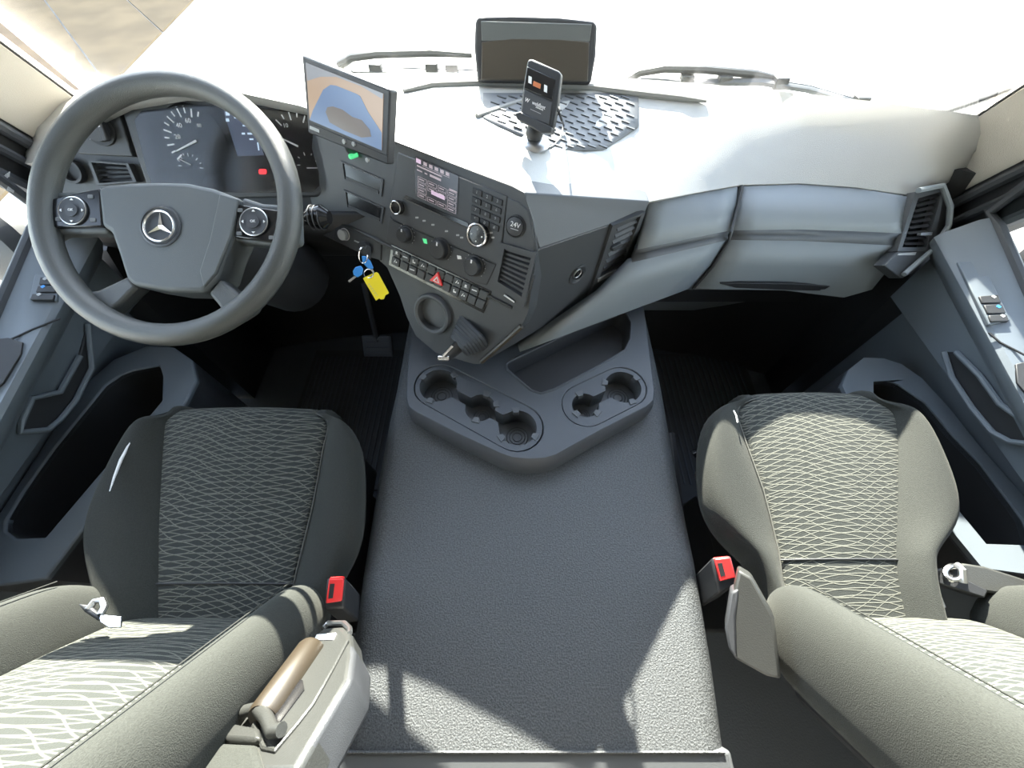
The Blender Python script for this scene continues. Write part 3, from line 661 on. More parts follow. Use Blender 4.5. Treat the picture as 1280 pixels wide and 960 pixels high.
# switch bank
swb = thing('switch_bank', 'two rows of black rocker switches with a red hazard button', 'switch bank', PL.p(550, 344))
wq = ((491, 309), (611, 366), (603, 388), (488, 330))
part('bank_frame', G().plate(PL, [quad(wq, -.02, -.12), quad(wq, 1.02, -.12), quad(wq, 1.02, 1.12), quad(wq, -.02, 1.12)], -.004, .002), M_gloss, swb, bev=.001)
has = {(0, 0), (0, 1), (0, 2), (0, 3), (0, 7), (0, 8), (0, 9), (1, 0), (1, 2), (1, 7), (1, 8)}
for r_ in range(2):
    for c_ in range(11):
        if c_ in (4, 5, 6) and r_ == 1 and c_ == 5: pass
        s0, s1 = c_/11+.006, (c_+1)/11-.006
        kx = part('rocker_switch', G().plate(PL, subq(wq, s0, s1, r_*.5+.03, r_*.5+.47), .001, .0055), M_stack, swb, bev=.001)
        if (r_, c_) in has:
            cx, cy = quad(wq, (c_+.5)/11, r_*.5+.22); u_, v_ = PL.uv(cx, cy, .0055)
            st = (r_*3+c_) % 4; mk = G()
            if st == 0:
                mk.uvplate(PL, [(u_-.004, v_-.003), (u_+.004, v_-.003), (u_+.004, v_-.002), (u_-.004, v_-.002)], .0053, .0062); mk.uvplate(PL, circ(u_, v_+.001, .0028, 8), .0053, .0062)
            elif st == 1:
                mk.uvplate(PL, [(u_-.006, v_-.001), (u_+.006, v_-.001), (u_+.006, v_+.0012), (u_-.006, v_+.0012)], .0053, .0062)
            elif st == 2:
                mk.uvplate(PL, [(u_-.003, v_-.004), (u_-.001, v_-.004), (u_-.001, v_+.003), (u_-.003, v_+.003)], .0053, .0062); mk.uvplate(PL, [(u_-.001, v_-.004), (u_+.004, v_-.004), (u_+.004, v_-.001), (u_-.001, v_-.001)], .0053, .0062)
            else:
                mk.uvplate(PL, [(u_-.004, v_-.003), (u_, v_+.004), (u_+.001, v_+.004), (u_-.002, v_-.003)], .0053, .0062); mk.uvplate(PL, circ(u_+.003, v_-.001, .0018, 6), .0053, .0062)
            part('switch_symbol', mk, M_white, kx, flat=True)
def tri(pl, cx, cy, pts, h0, h1): return G().plate(pl, pts, h0, h1)
hz = part('hazard_button', G().plate(PL, [(547, 340), (552.5, 358), (536.5, 350.5)], .003, .0095), M_red, swb, bev=.001, label='red triangular hazard warning button')
part('hazard_symbol', G().plate(PL, [(546.3, 345.5), (549, 354.5), (541, 350.7)], .009, .0101), M_white, hz, flat=True)
part('hazard_symbol', G().plate(PL, [(545.9, 348), (547.3, 353), (543, 350.8)], .0098, .0104), M_red, hz, flat=True)
# 24 V socket, stack vent
sk = thing('power_socket', 'round capped power socket marked 24V beside the keypad', 'socket', PL.p(645, 283))
part('socket_panel', G().plate(PL, [(634, 247), (648, 252), (660, 262), (668, 300), (667, 316), (628, 304)], -.002, .002), M_stack, sk, bev=.002)
part('socket_rim', G().lathe([(.0205, 0), (.0205, .0045), (.0185, .005), (.0175, .0025), (0, .0025)], PL.p(645, 283), PL.n, 32), M_black, sk)
cp = part('socket_cap', G().lathe([(.0165, .002), (.0165, .007), (.015, .008), (0, .008)], PL.p(645, 283), PL.n, 28), M_dark, sk)
u_, v_ = PL.uv(644, 282, .008); text('24V', PL, u_, v_+.001, .0125, M_white, cp, h=.0083)
part('print_line', G().uvplate(PL, [(u_-.008, v_-.0075), (u_+.008, v_-.0075), (u_+.008, v_-.006), (u_-.008, v_-.006)], .0078, .0086), M_grey, cp, flat=True)
vt = vent('air_vent', 'slatted air vent at the driver side corner of the centre stack', PL, [(630, 311), (664, 321), (652, 371), (622, 352)], 8, frame=[(624, 303), (670, 316), (655, 384), (617, 354)], h=.004)
part('vent_wheel', G().plate(PL, [(666, 343), (668.5, 344), (663, 366), (660.5, 365)], .003, .009), M_black, vt, bev=.001)
part('vent_scale', G().plate(PL, [(630, 368), (643, 377), (642.5, 378.5), (629.5, 369.5)], .003, .0052), M_white, vt, flat=True)
# ignition, keys
ig = thing('ignition_panel', 'black ignition lock panel with round start button below the storage slots', 'ignition panel', PL.p(450, 305))
part('lock_plate', G().plate(PL, [(418, 281), (428, 279), (474, 299), (477, 302), (476, 326), (462, 322), (440, 312), (416, 300)], -.006, .003), M_dark, ig, bev=.002)
part('start_button', G().lathe([(.0125, 0), (.0125, .010), (.011, .0115), (0, .011)], PL.p(431, 293), PL.n, 24), M_grey, ig, bev=.001, label='round grey start button')
part('button_ring', G().tube([PL.p(431, 293, .009)+(PL.u*math.cos(a)+PL.v*math.sin(a))*.0128 for a in [i*math.pi/12 for i in range(24)]], .0012, 6, closed=True), M_steel, ig)
part('key_barrel', G().lathe([(.016, 0), (.016, .014), (.012, .016), (0, .016)], PL.p(459, 310), PL.n, 20), M_black, ig, bev=.001)
part('slot_mark', G().plate(PL, [(443, 300), (452, 304), (451.5, 305.5), (442.5, 301.5)], .0028, .0042), M_steel, ig, flat=True)
keys = thing('key_bunch', 'ignition key bunch with two blue keys and a yellow tag', 'keys', at(458, 335, D=.80))
DK = .80
KP = Pl(at(458, 335, D=DK), CAM-at(458, 335, D=DK), up=(0, .5, .85))
part('ignition_key', G().plate(KP, [(458, 306), (464, 308), (464, 322), (461, 330), (455, 326), (456, 314)], -.006, .004), M_black, keys, bev=.002)
part('key_ring', G().tube([KP.p(454+7*math.cos(a)*.8, 319+10*math.sin(a), .004+.004*math.sin(a*2)) for a in [i*math.pi/14 for i in range(28)]], .0013, 6, closed=True), M_chrome, keys)
part('key_ring', G().tube([KP.p(461+6*math.cos(a), 342+6*math.sin(a)*.9, .006+.004*math.cos(a)) for a in [i*math.pi/14 for i in range(28)]], .0012, 6, closed=True), M_chrome, keys)
for pts, bl in (([(452, 320), (457, 320), (463, 326), (467, 335), (464, 338), (459, 335), (453, 328)], [(462, 336), (465, 335), (468, 340), (466, 341)]), ([(444, 334), (451, 332), (454, 336), (453, 343), (447, 347), (442, 344), (441, 339)], [(443, 345), (446, 346), (437, 353), (435, 351)])):
    kh = part('blue_key', G().plate(KP, pts, -.001, .005), M_blue, keys, bev=.0015, label='blue plastic headed key')
    part('key_blade', G().plate(KP, bl, .000, .0025), M_steel, kh)
tg = part('key_tag', G().plate(KP, [(453.5, 348), (458, 345.5), (470.5, 340), (473, 341.5), (486.5, 366.5), (482, 369), (480, 374), (476, 374.5), (474, 373), (470, 376)], .002, .006), M_yellow, keys, bev=.001, label='yellow plastic key tag with faint writing')
part('tag_hole', G().plate(KP, circ(463.6, 346.8, 1.3, 8), .0055, .0064), M_black, tg, flat=True)
for i in range(6):
    x, y = 461.5+i*1.9, 355.5+i*2.7
    part('pen_stroke', G().tube([KP.p(x-1.5, y+1.2, .0063), KP.p(x+.2, y-1.0, .0063), KP.p(x+1.2, y+.6, .0063)], .0005, 4), M_grey, tg, flat=True)
# round cup hole, parking brake
cup = thing('round_cup_bin', 'round black open bin in the lower centre stack', 'bin', PL.p(543, 391))
part('bin_ring', G().lathe([(.047, -.008), (.048, .006), (.046, .012), (.042, .013), (.037, .010), (.036, -.02), (.034, -.075), (0, -.075)], PL.p(542, 392), PL.n, 40), M_console, cup)
pb = thing('parking_brake_lever', 'parking brake lever with ribbed rubber boot and chrome tip above the cup holders', 'lever', PL.p(583, 423))
tp = at(554, 450, Z=.655); bs = PL.p(594, 415, -.01)
ax = (tp-bs)
bt = G()
for i in range(7):
    f = i/7*.5; c_ = bs+ax*f; r = .044-.003*i
    rr = [rrect(0, 0, r*1.0, r*.75, r*.28, 3), rrect(0, 0, r*.88, r*.65, r*.25, 3)]
    a1 = ax.normalized(); x1 = V((0, 0, 1)).cross(a1).normalized(); y1 = a1.cross(x1)
    bt.loft([[c_+a1*d+x1*x+y1*y for x, y in q] for d, q in ((-.004, rr[1]), (0, rr[0]), (.006, rr[0]), (.0095, rr[1]))])
part('boot', bt, M_rubber, pb)
part('lever_shaft', G().tube([bs+ax*.5, bs+ax*.7, bs+ax*.92], [.020, .018, .014], 12, flat=.6), M_black, pb)
part('lever_blade', G().tube([bs+ax*.66+V((0, 0, .014)), bs+ax*.98+V((0, 0, .008))], .008, 8, flat=.5), M_steel, pb)
part('chrome_tip', G().tube([bs+ax*.97-V((.012, 0, -.004)), bs+ax*.97+V((.012, 0, .004))], .0075, 12), M_chrome, pb)
# right side of the stack
rb_ = thing('round_side_button', 'round black button with silver ring on the right stack side', 'button', PR.p(722, 343))
part('button_dish', G().lathe([(.027, 0), (.027, .002), (.022, .0035), (.018, .001), (0, .001)], PR.p(722, 343), PR.n, 32), M_dark, rb_)
part('button_core', G().lathe([(.012, 0), (.012, .006), (.010, .007), (0, .0065)], PR.p(722, 342), PR.n, 24), M_gloss, rb_)
part('button_ring', G().tube([PR.p(722, 342, .0065)+(PR.u*math.cos(a)+PR.v*math.sin(a))*.011 for a in [i*math.pi/14 for i in range(28)]], .0017, 6, closed=True), M_steel, rb_)
vr = vent('air_vent', 'tall slatted air vent on the right side of the centre stack', PR, [(772, 283), (801, 270), (780, 328), (750, 346)], 8, frame=[(766, 282), (807, 265), (776, 356), (736, 374)], tab=[(766, 310), (777, 304), (779, 308), (767, 315)], h=.004)
part('vent_symbol', G().plate(PR, [(748, 349), (771, 337), (770, 341), (748, 353)], .008, .0105), M_grey, vr, flat=True)
# passenger corner vent
VA, VB, VC = at(1150, 245, X=.955), at(1184, 240, X=1.04), at(1116, 332, X=.925)
PV = Pl3(VA, VB, VC)
ve = vent('air_vent', 'tall chrome edged air vent at the passenger end of the dash', PV, [(1148, 248), (1178, 239), (1158, 309), (1128, 309)], 9, frame=[(1144, 240), (1182, 231), (1166, 314), (1122, 314)], h=.004)
part('vent_base', G().plate(PV, [(1122, 314), (1166, 314), (1140, 342), (1126, 348), (1106, 332)], -.02, .006), M_stack, ve, bev=.002)
part('vent_edge', G().tube([PV.p(x, y, .013) for x, y in ((1148, 238), (1178, 232), (1188, 258), (1186, 282), (1166, 312), (1130, 343))], .006, 8), M_light, ve, label='lighter grey rim along the vent edge')
part('vent_tab', G().plate(PV, [(1152, 291), (1166, 290), (1165, 294), (1151, 294)], .004, .012), M_steel, ve)
part('vent_symbol', G().plate(PV, [(1123, 317), (1146, 315), (1144, 319), (1122, 319)], .005, .0072), M_grey, ve, flat=True)
ec = [PV.p(x, y, -.022) for x, y in ((1142, 240), (1183, 229), (1194, 262), (1191, 284), (1168, 314), (1128, 348), (1104, 330), (1122, 312))]
part('dash_end_cap', G().prism(ec, [p+V((.03, .16, -.03)) for p in ec]), M_dark, dash)

# ================================================================ ENGINE TUNNEL AND CUP HOLDER CONSOLE
tun = thing('engine_tunnel_cover', 'broad grained grey engine tunnel cover between the two seats', 'tunnel cover', (.035, .4, 0))
TZ = .50
def tz(px, py): return at(px, py, Z=TZ)
tl = [tz(x, y) for x, y in ((498, 480), (489, 520), (474, 600), (455, 720), (440, 840), (430, 938))]
tr_ = [tz(x, y) for x, y in ((826, 480), (833, 520), (847, 600), (868, 700), (890, 830), (905, 938))]
tl = [V((p.x, p.y, TZ)) for p in tl]; tr_ = [V((p.x, p.y, TZ)) for p in tr_]
tl.insert(0, V((-.30, .92, TZ))); tr_.insert(0, V((.40, .92, TZ)))
rows = []
for a, b in zip(tl, tr_):
    r = [V((a.x-.035, a.y, 0.0)), V((a.x-.03, a.y, TZ*.5)), V((a.x-.022, a.y, TZ-.07))]
    for k in range(7):
        q = R(180-90*k/6); r.append(V((a.x+.035+.05*math.cos(q), a.y, TZ-.05+.05*math.sin(q))))
    for k in range(1, 8): r.append(V((lerp(a.x+.035, b.x-.035, k/8), a.y, TZ)))
    for k in range(7):
        q = R(90-90*k/6); r.append(V((b.x-.035+.05*math.cos(q), b.y, TZ-.05+.05*math.sin(q))))
    r += [V((b.x+.022, b.y, TZ-.07)), V((b.x+.03, b.y, TZ*.5)), V((b.x+.035, b.y, 0))]
    rows.append(r)
lst = [p + V((0, -.012, -.006 if p.z > .3 else 0)) for p in rows[-1]]
part('cover_shell', G().grid(rows), M_tunnel, tun, ang=60)
yb = tl[-1].y
part('rear_lip', G().prism([V((tl[-1].x-.012, yb, TZ-.001)), V((tr_[-1].x+.012, yb, TZ-.001)), V((tr_[-1].x+.016, yb, .3)), V((tl[-1].x-.016, yb, .3))], [V((tl[-1].x-.02, yb-.10, TZ-.02)), V((tr_[-1].x+.02, yb-.10, TZ-.02)), V((tr_[-1].x+.02, yb-.10, .3)), V((tl[-1].x-.02, yb-.10, .3))]), M_console, tun, bev=.006, seg=3, label='smooth lighter lip along the rear edge of the cover')
part('lip_seam', G().tube([V((tl[-1].x-.0, yb-.002, TZ+.001)), V((tr_[-1].x+.0, yb-.002, TZ+.001))], .0022, 6), M_tunnel, tun)

con = thing('cup_holder_console', 'dark grey cup holder tray on the front of the engine tunnel', 'console', (.06, .6, TZ))
CZ = .56
def c2(px, py, z=CZ): p = at(px, py, Z=z); return (p.x, p.y)
out = [c2(*p) for p in ((513, 425), (509, 470), (508, 498), (511, 508), (520, 515), (570, 541), (626, 567), (640, 572), (660, 574), (680, 573), (694, 569), (750, 538), (808, 508), (817, 500), (818, 488), (812, 440), (803, 368))]
out += [(.30, .90), (-.27, .80)]
def chain(cs, ch=.011, n=64):     # outline of circles joined by a channel
    a = V(cs[0][0]); b = V(cs[-1][0]); d = (b-a).normalized(); q = V((-d.y, d.x)); L = (b-a).length
    t0, t1 = -cs[0][1], L+cs[-1][1]; up, dn = [], []
    ts = [V(c).dot(d)-a.dot(d) for c, r in cs]
    for i in range(n+1):
        f = (1-math.cos(math.pi*i/n))/2; t = lerp(t0, t1, f); w_ = 0
        for (c, r), tc in zip(cs, ts):
            if abs(t-tc) < r: w_ = max(w_, math.sqrt(r*r-(t-tc)**2))
        if ts[0] < t < ts[-1]: w_ = max(w_, ch)
        p = a+d*t; up.append(p+q*w_)
        if 0 < i < n: dn.append(p-q*w_)
    return [(p.x, p.y) for p in up+dn[::-1]]
def stadium(a, b, r, n=12):
    a, b = V(a), V(b); d = (b-a).normalized(); an = math.atan2(d.y, d.x)
    return [(b.x+r*math.cos(an-math.pi/2+math.pi*i/n), b.y+r*math.sin(an-math.pi/2+math.pi*i/n)) for i in range(n+1)] + [(a.x+r*math.cos(an+math.pi/2+math.pi*i/n), a.y+r*math.sin(an+math.pi/2+math.pi*i/n)) for i in range(n+1)]
A1, A2, A3 = c2(548, 481), c2(601, 508), c2(647, 534)
B1, B2 = c2(732, 506), c2(779, 483)
chA = [(A1, .046), (A2, .036), (A3, .044)]; chB = [(B1, .032), (B2, .044)]
stA = stadium(A1, A3, .060); stB = stadium(B1, B2, .057)
binh = [c2(*p) for p in ((634, 462), (633, 455), (641, 450), (700, 422), (766, 389), (775, 387), (783, 392), (789, 404), (788, 424), (781, 438), (740, 462), (692, 487), (676, 492), (664, 488))]
part('console_top', G().holes(out, [stA, stB, binh], CZ-.012, CZ), M_tray, con, bev=.002)
sk_ = [(V(p)-V((.06, .62))) for p in out]; low = [(.06+p.x*1.015, .62+p.y*1.04) for p in sk_]
part('console_skirt', G().loft([[V((x, y, CZ-.002)) for x, y in out], [V((lerp(x, a, .6), lerp(y, b, .6), CZ-.012)) for (x, y), (a, b) in zip(out, low)], [V((*p, CZ-.03)) for p in low], [V((*p, TZ-.004)) for p in low]], cap=False), M_tray, con, ang=70)
for nm, st, chn, cs in (('a', stA, chain(chA), chA), ('b', stB, chain(chB), chB)):
    cen = V(((cs[0][0][0]+cs[-1][0][0])/2, (cs[0][0][1]+cs[-1][0][1])/2))
    st2 = [tuple(cen+(V(p)-cen)*.982) for p in st]
    ins = part('cup_insert', G().holes(st2, [chn], CZ-.008, CZ-.0015), M_tray, con, bev=.001, label='cup holder insert with joined round wells')
    wl = G(); n = len(chn)
    wl.loft([[V((*p, z)) for p in chn] for z in (CZ-.004, CZ-.05, CZ-.056)], cap=False); wl.add([V((*p, CZ-.056)) for p in chn], [tuple(range(n))])
    part('well', wl, M_console, ins)
    part('insert_gap', G().loft([[V((*p, z)) for p in st] for z in (CZ-.003, CZ-.012)], cap=False), M_black, ins)
    rg = G()
    for (c_, r_) in cs:
        if r_ < .034 or nm == 'a' and r_ == .036: pass
        for f in (.25, .42, .58): rg.tube([V((c_[0]+r_*f*math.cos(i*math.pi/14), c_[1]+r_*f*math.sin(i*math.pi/14), CZ-.0555)) for i in range(28)], .0011, 5, closed=True)
    part('well_ring', rg, M_dark, ins)
    for (c_, r_), angs in zip(cs, ((150, 250, 40), (70, 255, 10), (95, 215, 330)) if nm == 'a' else ((110, 225, 320), (165, 35, 290))):
        for a in angs:
            d = V((math.cos(R(a)), math.sin(R(a)), 0)); q = V((-d.y, d.x, 0)); p = V((*c_, CZ-.001))+d*(r_+.0015)
            g = G(); f_ = [p-d*.008-q*.006, p-d*.008+q*.006, p+d*.006+q*.0095, p+d*.006-q*.0095]
            g.prism([x+V((0, 0, .0022)) for x in f_], [x+V((0, 0, -.012)) for x in f_]); part('clip', g, M_console, ins, bev=.0008)
bw = G(); n = len(binh); cen = sum((V(p) for p in binh), V((0, 0)))/n
for z, s_ in ((CZ-.002, 1), (CZ-.05, .90)): pass
rings = [[V((*(cen+(V(p)-cen)*s_), z)) for p in binh] for z, s_ in ((CZ-.002, 1), (CZ-.012, .985), (CZ-.055, .93))]
bw.loft(rings, cap=False); bw.add(rings[-1], [tuple(range(n))])
part('storage_bin', bw, M_dark, con, ang=50)
part('bin_rim', G().tube([V((*p, CZ+.0005)) for p in binh], .0028, 6, closed=True), M_tray, con)

# ================================================================ SEATS
def seat(name, label, rows_, zc, bol, cx_side, seam, thickness, bside):
    f = rows_[3]; t = thing(name, label, 'chair', (at((f[2]+f[3])/2, f[0], Z=.5).x, .2, 0))
    sec = []
    def zrow(py): return lerp(zc[0], zc[1], max(0, min(1, (py-530)/270)))
    for (py, L, PL_, PR_, R_) in rows_:
        z = zrow(py)
        sec.append((at(L, py, Z=z+.012), at(PL_, py, Z=z), at(PR_, py, Z=z), at(R_, py, Z=z+.012), z))
    # rows wrapping down over the front edge
    def pan(i, k, n=9):
        L, a, b, R_, z = sec[i]; f_ = k/(n-1); p = a.lerp(b, f_); p.z += .012*math.sin(math.pi*f_); return p
    def build(fn, n, uvs=None):
        top = [[fn(i, k) for k in range(n)] for i in range(len(sec))]
        fr0 = [p + V((0, .020, -.012)) for p in top[0]]; fr1 = [p+V((0, .034, -.05)) for p in top[0]]; fr2 = [p+V((0, .03, -.13)) for p in top[0]]
        return [fr2, fr1, fr0]+top
    n = 9
    P_ = build(lambda i, k: pan(i, k), n)
    if seam:
        ys = seam; idx = min(range(len(rows_)), key=lambda i: abs(rows_[i][0]-ys))+3
        a, b = P_[idx-1], P_[idx]
    def uvf(i, j):
        acc = sum((P_[k+1][4]-P_[k][4]).length for k in range(i)); return ((P_[i][j].x-P_[0][4].x), acc)
    part('cushion_panel', G().grid(P_, uvf), M_pattern, t, sub=2, sol=.02, label='seat cushion centre in fabric with fine crossing wave lines')
    if seam: part('panel_seam', G().tube([p+V((0, 0, .0005)) for p in P_[idx]], .002, 6), M_black, t)
    for sd in (0, 1):
        def bf(i, k):
            L, a, b, R_, z = sec[i]; e, o = (a, L) if sd == 0 else (b, R_)
            h = bol*min(1, i/2.5)
            s_ = (-1 if sd == 0 else 1)
            if k == 0: return e + V((-s_*.014, 0, -.014))
            if k == 1: return e.lerp(o, .06)+V((0, 0, .002))
            if k == 2: return e.lerp(o, .35)+V((0, 0, h*.75))
            if k == 3: return e.lerp(o, .68)+V((0, 0, h))
            if k == 4: return e.lerp(o, .93)+V((0, 0, h*.6))
            if k == 5: return V((o.x+s_*.004, o.y, z-.03))
            if k == 6: return V((o.x-s_*.025, o.y, z-.08))
            return V((o.x-s_*.06, o.y, z-.14))
        part('cushion_bolster', G().grid(build(bf, 8)), M_fabric, t, sub=2, sol=.012)
        part('piping', G().tube([(sec[i][1] if sd == 0 else sec[i][2])+V((0, 0, .0)) for i in range(len(sec))], .0016, 6), M_piping, t)
    xs = [s_[0].x for s_ in sec]+[s_[3].x for s_ in sec]
    xl, xr = sorted(xs)[len(xs)//4], sorted(xs)[3*len(xs)//4]
    part('seat_pan', G().abox(min(xl, xr)+.03, max(xl, xr)-.03, -.02, .36, .32, .44), M_black, t, bev=.01)
    part('seat_pedestal', G().abox(min(xl, xr)+.06, max(xl, xr)-.06, -.02, .32, 0, .33), M_black, t, bev=.01)
    return t, sec
rowsL = [(517, 205, 212, 395, 405), (522, 186, 202, 407, 424), (530, 174, 197, 412, 437), (560, 154, 195, 404, 450), (600, 132, 193, 397, 451), (640, 114, 191, 389, 450), (668, 108, 190, 382, 447), (700, 112, 190, 374, 436), (730, 121, 189, 367, 417), (769, 134, 189, 360, 402), (805, 145, 189, 355, 395), (835, 150, 189, 352, 392)]
rowsR = [(498, 935, 945, 1090, 1102), (505, 903, 926, 1112, 1124), (516, 888, 920, 1128, 1140), (551, 878, 932, 1132, 1163), (611, 879, 954, 1131, 1191), (649, 892, 964, 1130, 1194), (675, 916, 970, 1129, 1170), (690, 933, 974, 1129, 1159), (700, 942, 975, 1129, 1158), (724, 955, 978, 1131, 1159), (757, 966, 985, 1138, 1166), (790, 972, 990, 1145, 1175), (820, 978, 994, 1150, 1182)]
sL, secL = seat('driver_chair', 'shaded left driver seat in dark wave patterned fabric behind the steering wheel', rowsL, (.575, .50), .022, -1, 727, .1, 1)
sR, secR = seat('passenger_chair', 'sunlit right passenger seat in wave patterned fabric beside the tunnel', rowsR, (.575, .50), .022, 1, 700, .1, -1)
def backrest(t, cx, w_in, w_out, base, lean, L, taper, skew=0):
    d = V((skew, -math.sin(lean), math.cos(lean))); n_ = V((0, math.cos(lean), math.sin(lean))); o = V((cx, base[0], base[1]))
    def pt(x, s_, h): return o + V((x, 0, 0)) + d*s_ + n_*h
    ss = [-.06, -.02, .03, .09, .16, .25, .36, .48, .60, .70, .76]
    rows = []
    for s_ in ss:
        bul = .02*math.exp(-((s_-.16)/.13)**2)
        e = -.06 if s_ > .74 else (-.02 if s_ < -.04 else 0)
        rows.append([pt(x*w_in, s_, bul*(1-.5*x*x)+e) for x in (-1, -.6, -.2, .2, .6, 1)])
    part('backrest_panel', G().grid(rows, lambda i, j: (rows[i][j].x, ss[i])), M_pattern, t, sub=2, sol=.05, label='backrest centre in fabric with fine crossing wave lines')
    for sd in (-1, 1):
        rr = []
        for s_ in ss:
            f = max(0, min(1, (s_+.075)/.10)); f2 = max(0, min(1, (.79-s_)/.12)); a = math.sqrt(max(.02, f*f2)); hh = .085*a
            wo = w_in + (w_out-w_in)*(.55+.45*a)
            q = [(w_in*.97, -.03), (w_in, .0), (lerp(w_in, wo, .22), hh*.7), (lerp(w_in, wo, .5), hh), (lerp(w_in, wo, .8), hh*.88), (wo, hh*.35), (wo*1.0, -.04), (wo*.96, -.10), (w_in, -.12)]
            rr.append([pt(sd*x, s_, h) for x, h in q])
        part('backrest_bolster', G().loft(rr), M_fabric, t, sub=2)
        part('bolster_seam', G().tube([p for p in [r[3] + n_*.0 for r in rr[2:-1]]], .0012, 5), M_fabric, t)
    part('backrest_shell', G().prism([pt(x, s_, -.05) for x, s_ in ((-w_out*.9, -.03), (w_out*.9, -.03), (w_out*.85, .74), (-w_out*.85, .74))], [pt(x, s_, -.13) for x, s_ in ((-w_out*.85, 0), (w_out*.85, 0), (w_out*.8, .72), (-w_out*.8, .72))]), M_black, t, bev=.02, seg=3)
backrest(sL, -.585, .15, .255, (.0, .55), R(27), .75, 0)
backrest(sR, .715, .155, .26, (.0, .55), R(27), .75, 0)
# armrest folded up beside the driver backrest
arm = thing('folded_armrest', 'grey plastic folded up armrest with bronze adjusting wheel right of the driver backrest', 'armrest', at(380, 860, X=-.28))
PA = Pl3(at(420, 790, X=-.262), at(300, 950, X=-.292), at(375, 790, X=-.345), up=(0, 1, 0))
part('armrest_body', G().plate(PA, [(404, 783), (428, 781), (438, 790), (441, 815), (437, 846), (415, 884), (366, 968), (240, 968), (272, 914), (300, 892), (318, 884), (353, 838)], -.04, .0), M_armcover, arm, bev=.008, seg=3)
part('side_shell', G().plate(PA, [(436, 796), (443, 812), (439, 848), (366, 968), (346, 968), (384, 900), (412, 842), (428, 808)], -.05, -.001), M_dark, arm, bev=.006, seg=3)
part('ridge_edge', G().tube([PA.p(x, y, .001) for x, y in ((434, 802), (415, 838), (390, 882), (372, 905), (345, 938), (330, 934), (318, 906))], .003, 8), M_armcover, arm)
part('wheel_slot', G().plate(PA, [(362, 846), (378, 850), (380, 862), (342, 912), (326, 903), (322, 894)], -.02, .0015), M_gloss, arm)
part('adjusting_wheel', G().lathe([(.0, 0), (.019, .001), (.021, .006), (.021, .096), (.019, .101), (0, .102)], PA.p(328, 900, .001), PA.p(366, 846, .001)-PA.p(328, 900, .001), 24), M_bronze, arm, label='bronze coloured ribbed adjusting wheel')
part('end_collar', G().tube([PA.p(x, y, .012) for x, y in ((306, 889), (322, 885), (333, 897), (341, 914), (352, 912))], .007, 10), M_armcover, arm)
part('end_band', G().plate(PA, [(272, 914), (285, 902), (322, 909), (324, 921), (316, 925), (272, 922)], -.01, .010), M_armcover, arm, bev=.004)
part('fabric_sleeve', G().plate(PA, [(270, 926), (318, 928), (330, 968), (236, 968)], -.03, .008), M_fabric, arm, bev=.006)
part('label_patch', G().plate(PA, [(396, 793), (420, 791), (416, 799), (392, 800)], .000, .0015), M_white, arm, flat=True)
part('hinge_bracket', G().tube([PA.p(x, y, -.004) for x, y in ((404, 785), (410, 779), (430, 779), (437, 786), (437, 792))], .004, 8), M_steel, arm)
# buckles
def buckle(name, label, q, X, mat_red, body):
    o = at(*q[0], X=X); t = thing(name, label, 'buckle', o)
    pl = Pl(o, V((-.25 if X > 0 else .25, -.35, .9)), up=(0, 1, 0))
    part('red_button', G().plate(pl, q, -.012, .002), mat_red, t, bev=.002, label='bright red release button')
    part('button_slot', G().plate(pl, subq(q, .12, .42, .2, .8), .001, .0026), M_black, t, flat=True)
    b = [pl.p(*p, -.004) for p in body]
    part('buckle_body', G().prism(b, [p+V((0, -.02, -.09)) for p in b]), M_black, t, bev=.004)
    return t
buckle('belt_buckle', 'black belt buckle with red button beside the shaded driver seat', [(411, 724), (430, 723), (427, 752), (407, 755)], -.315, M_red, [(408, 722), (432, 721), (430, 760), (404, 762)])
buckle('belt_buckle', 'black belt buckle with sunlit red button left of the passenger seat', [(893, 699), (913, 697), (920, 722), (900, 727)], .385, M_red, [(889, 697), (914, 694), (923, 728), (898, 742)])
cv = thing('buckle_side_cover', 'grey plastic side cover at the inner corner of the passenger seat', 'cover', at(945, 790, X=.42))
PCv = Pl(at(945, 790, X=.40), (-.45, -.25, .8), up=(0, 1, 0))
part('cover_panel', G().plate(PCv, [(923, 712), (940, 722), (968, 772), (977, 850), (958, 846), (918, 824), (908, 790), (916, 745)], -.05, .0), M_armcover, cv, bev=.005, seg=3)
part('cover_fold', G().plate(PCv, [(913, 740), (924, 736), (920, 770), (922, 826), (911, 812), (906, 785)], -.05, .003), M_dark, cv, bev=.004)
# belt tongue and belt left
tg_ = thing('belt_tongue', 'shiny chrome belt tongue on the outer side of the driver seat', 'belt tongue', at(128, 770, X=-.68))
PT = Pl(at(130, 772, X=-.66), (.1, .2, .95), up=(0, 1, 0))
part('tongue_plate', G().plate(PT, [(121, 764), (132, 768), (152, 770), (150, 784), (136, 785), (125, 778)], -.002, .003), M_chrome, tg_, bev=.001)
part('tongue_loop', G().tube([PT.p(x, y, .004) for x, y in ((110, 762), (118, 752), (128, 750), (131, 758), (126, 768))], .005, 8), M_steel, tg_)
part('tongue_grip', G().plate(PT, [(96, 754), (112, 756), (124, 766), (122, 776), (104, 764)], -.004, .006), M_black, tg_, bev=.003)
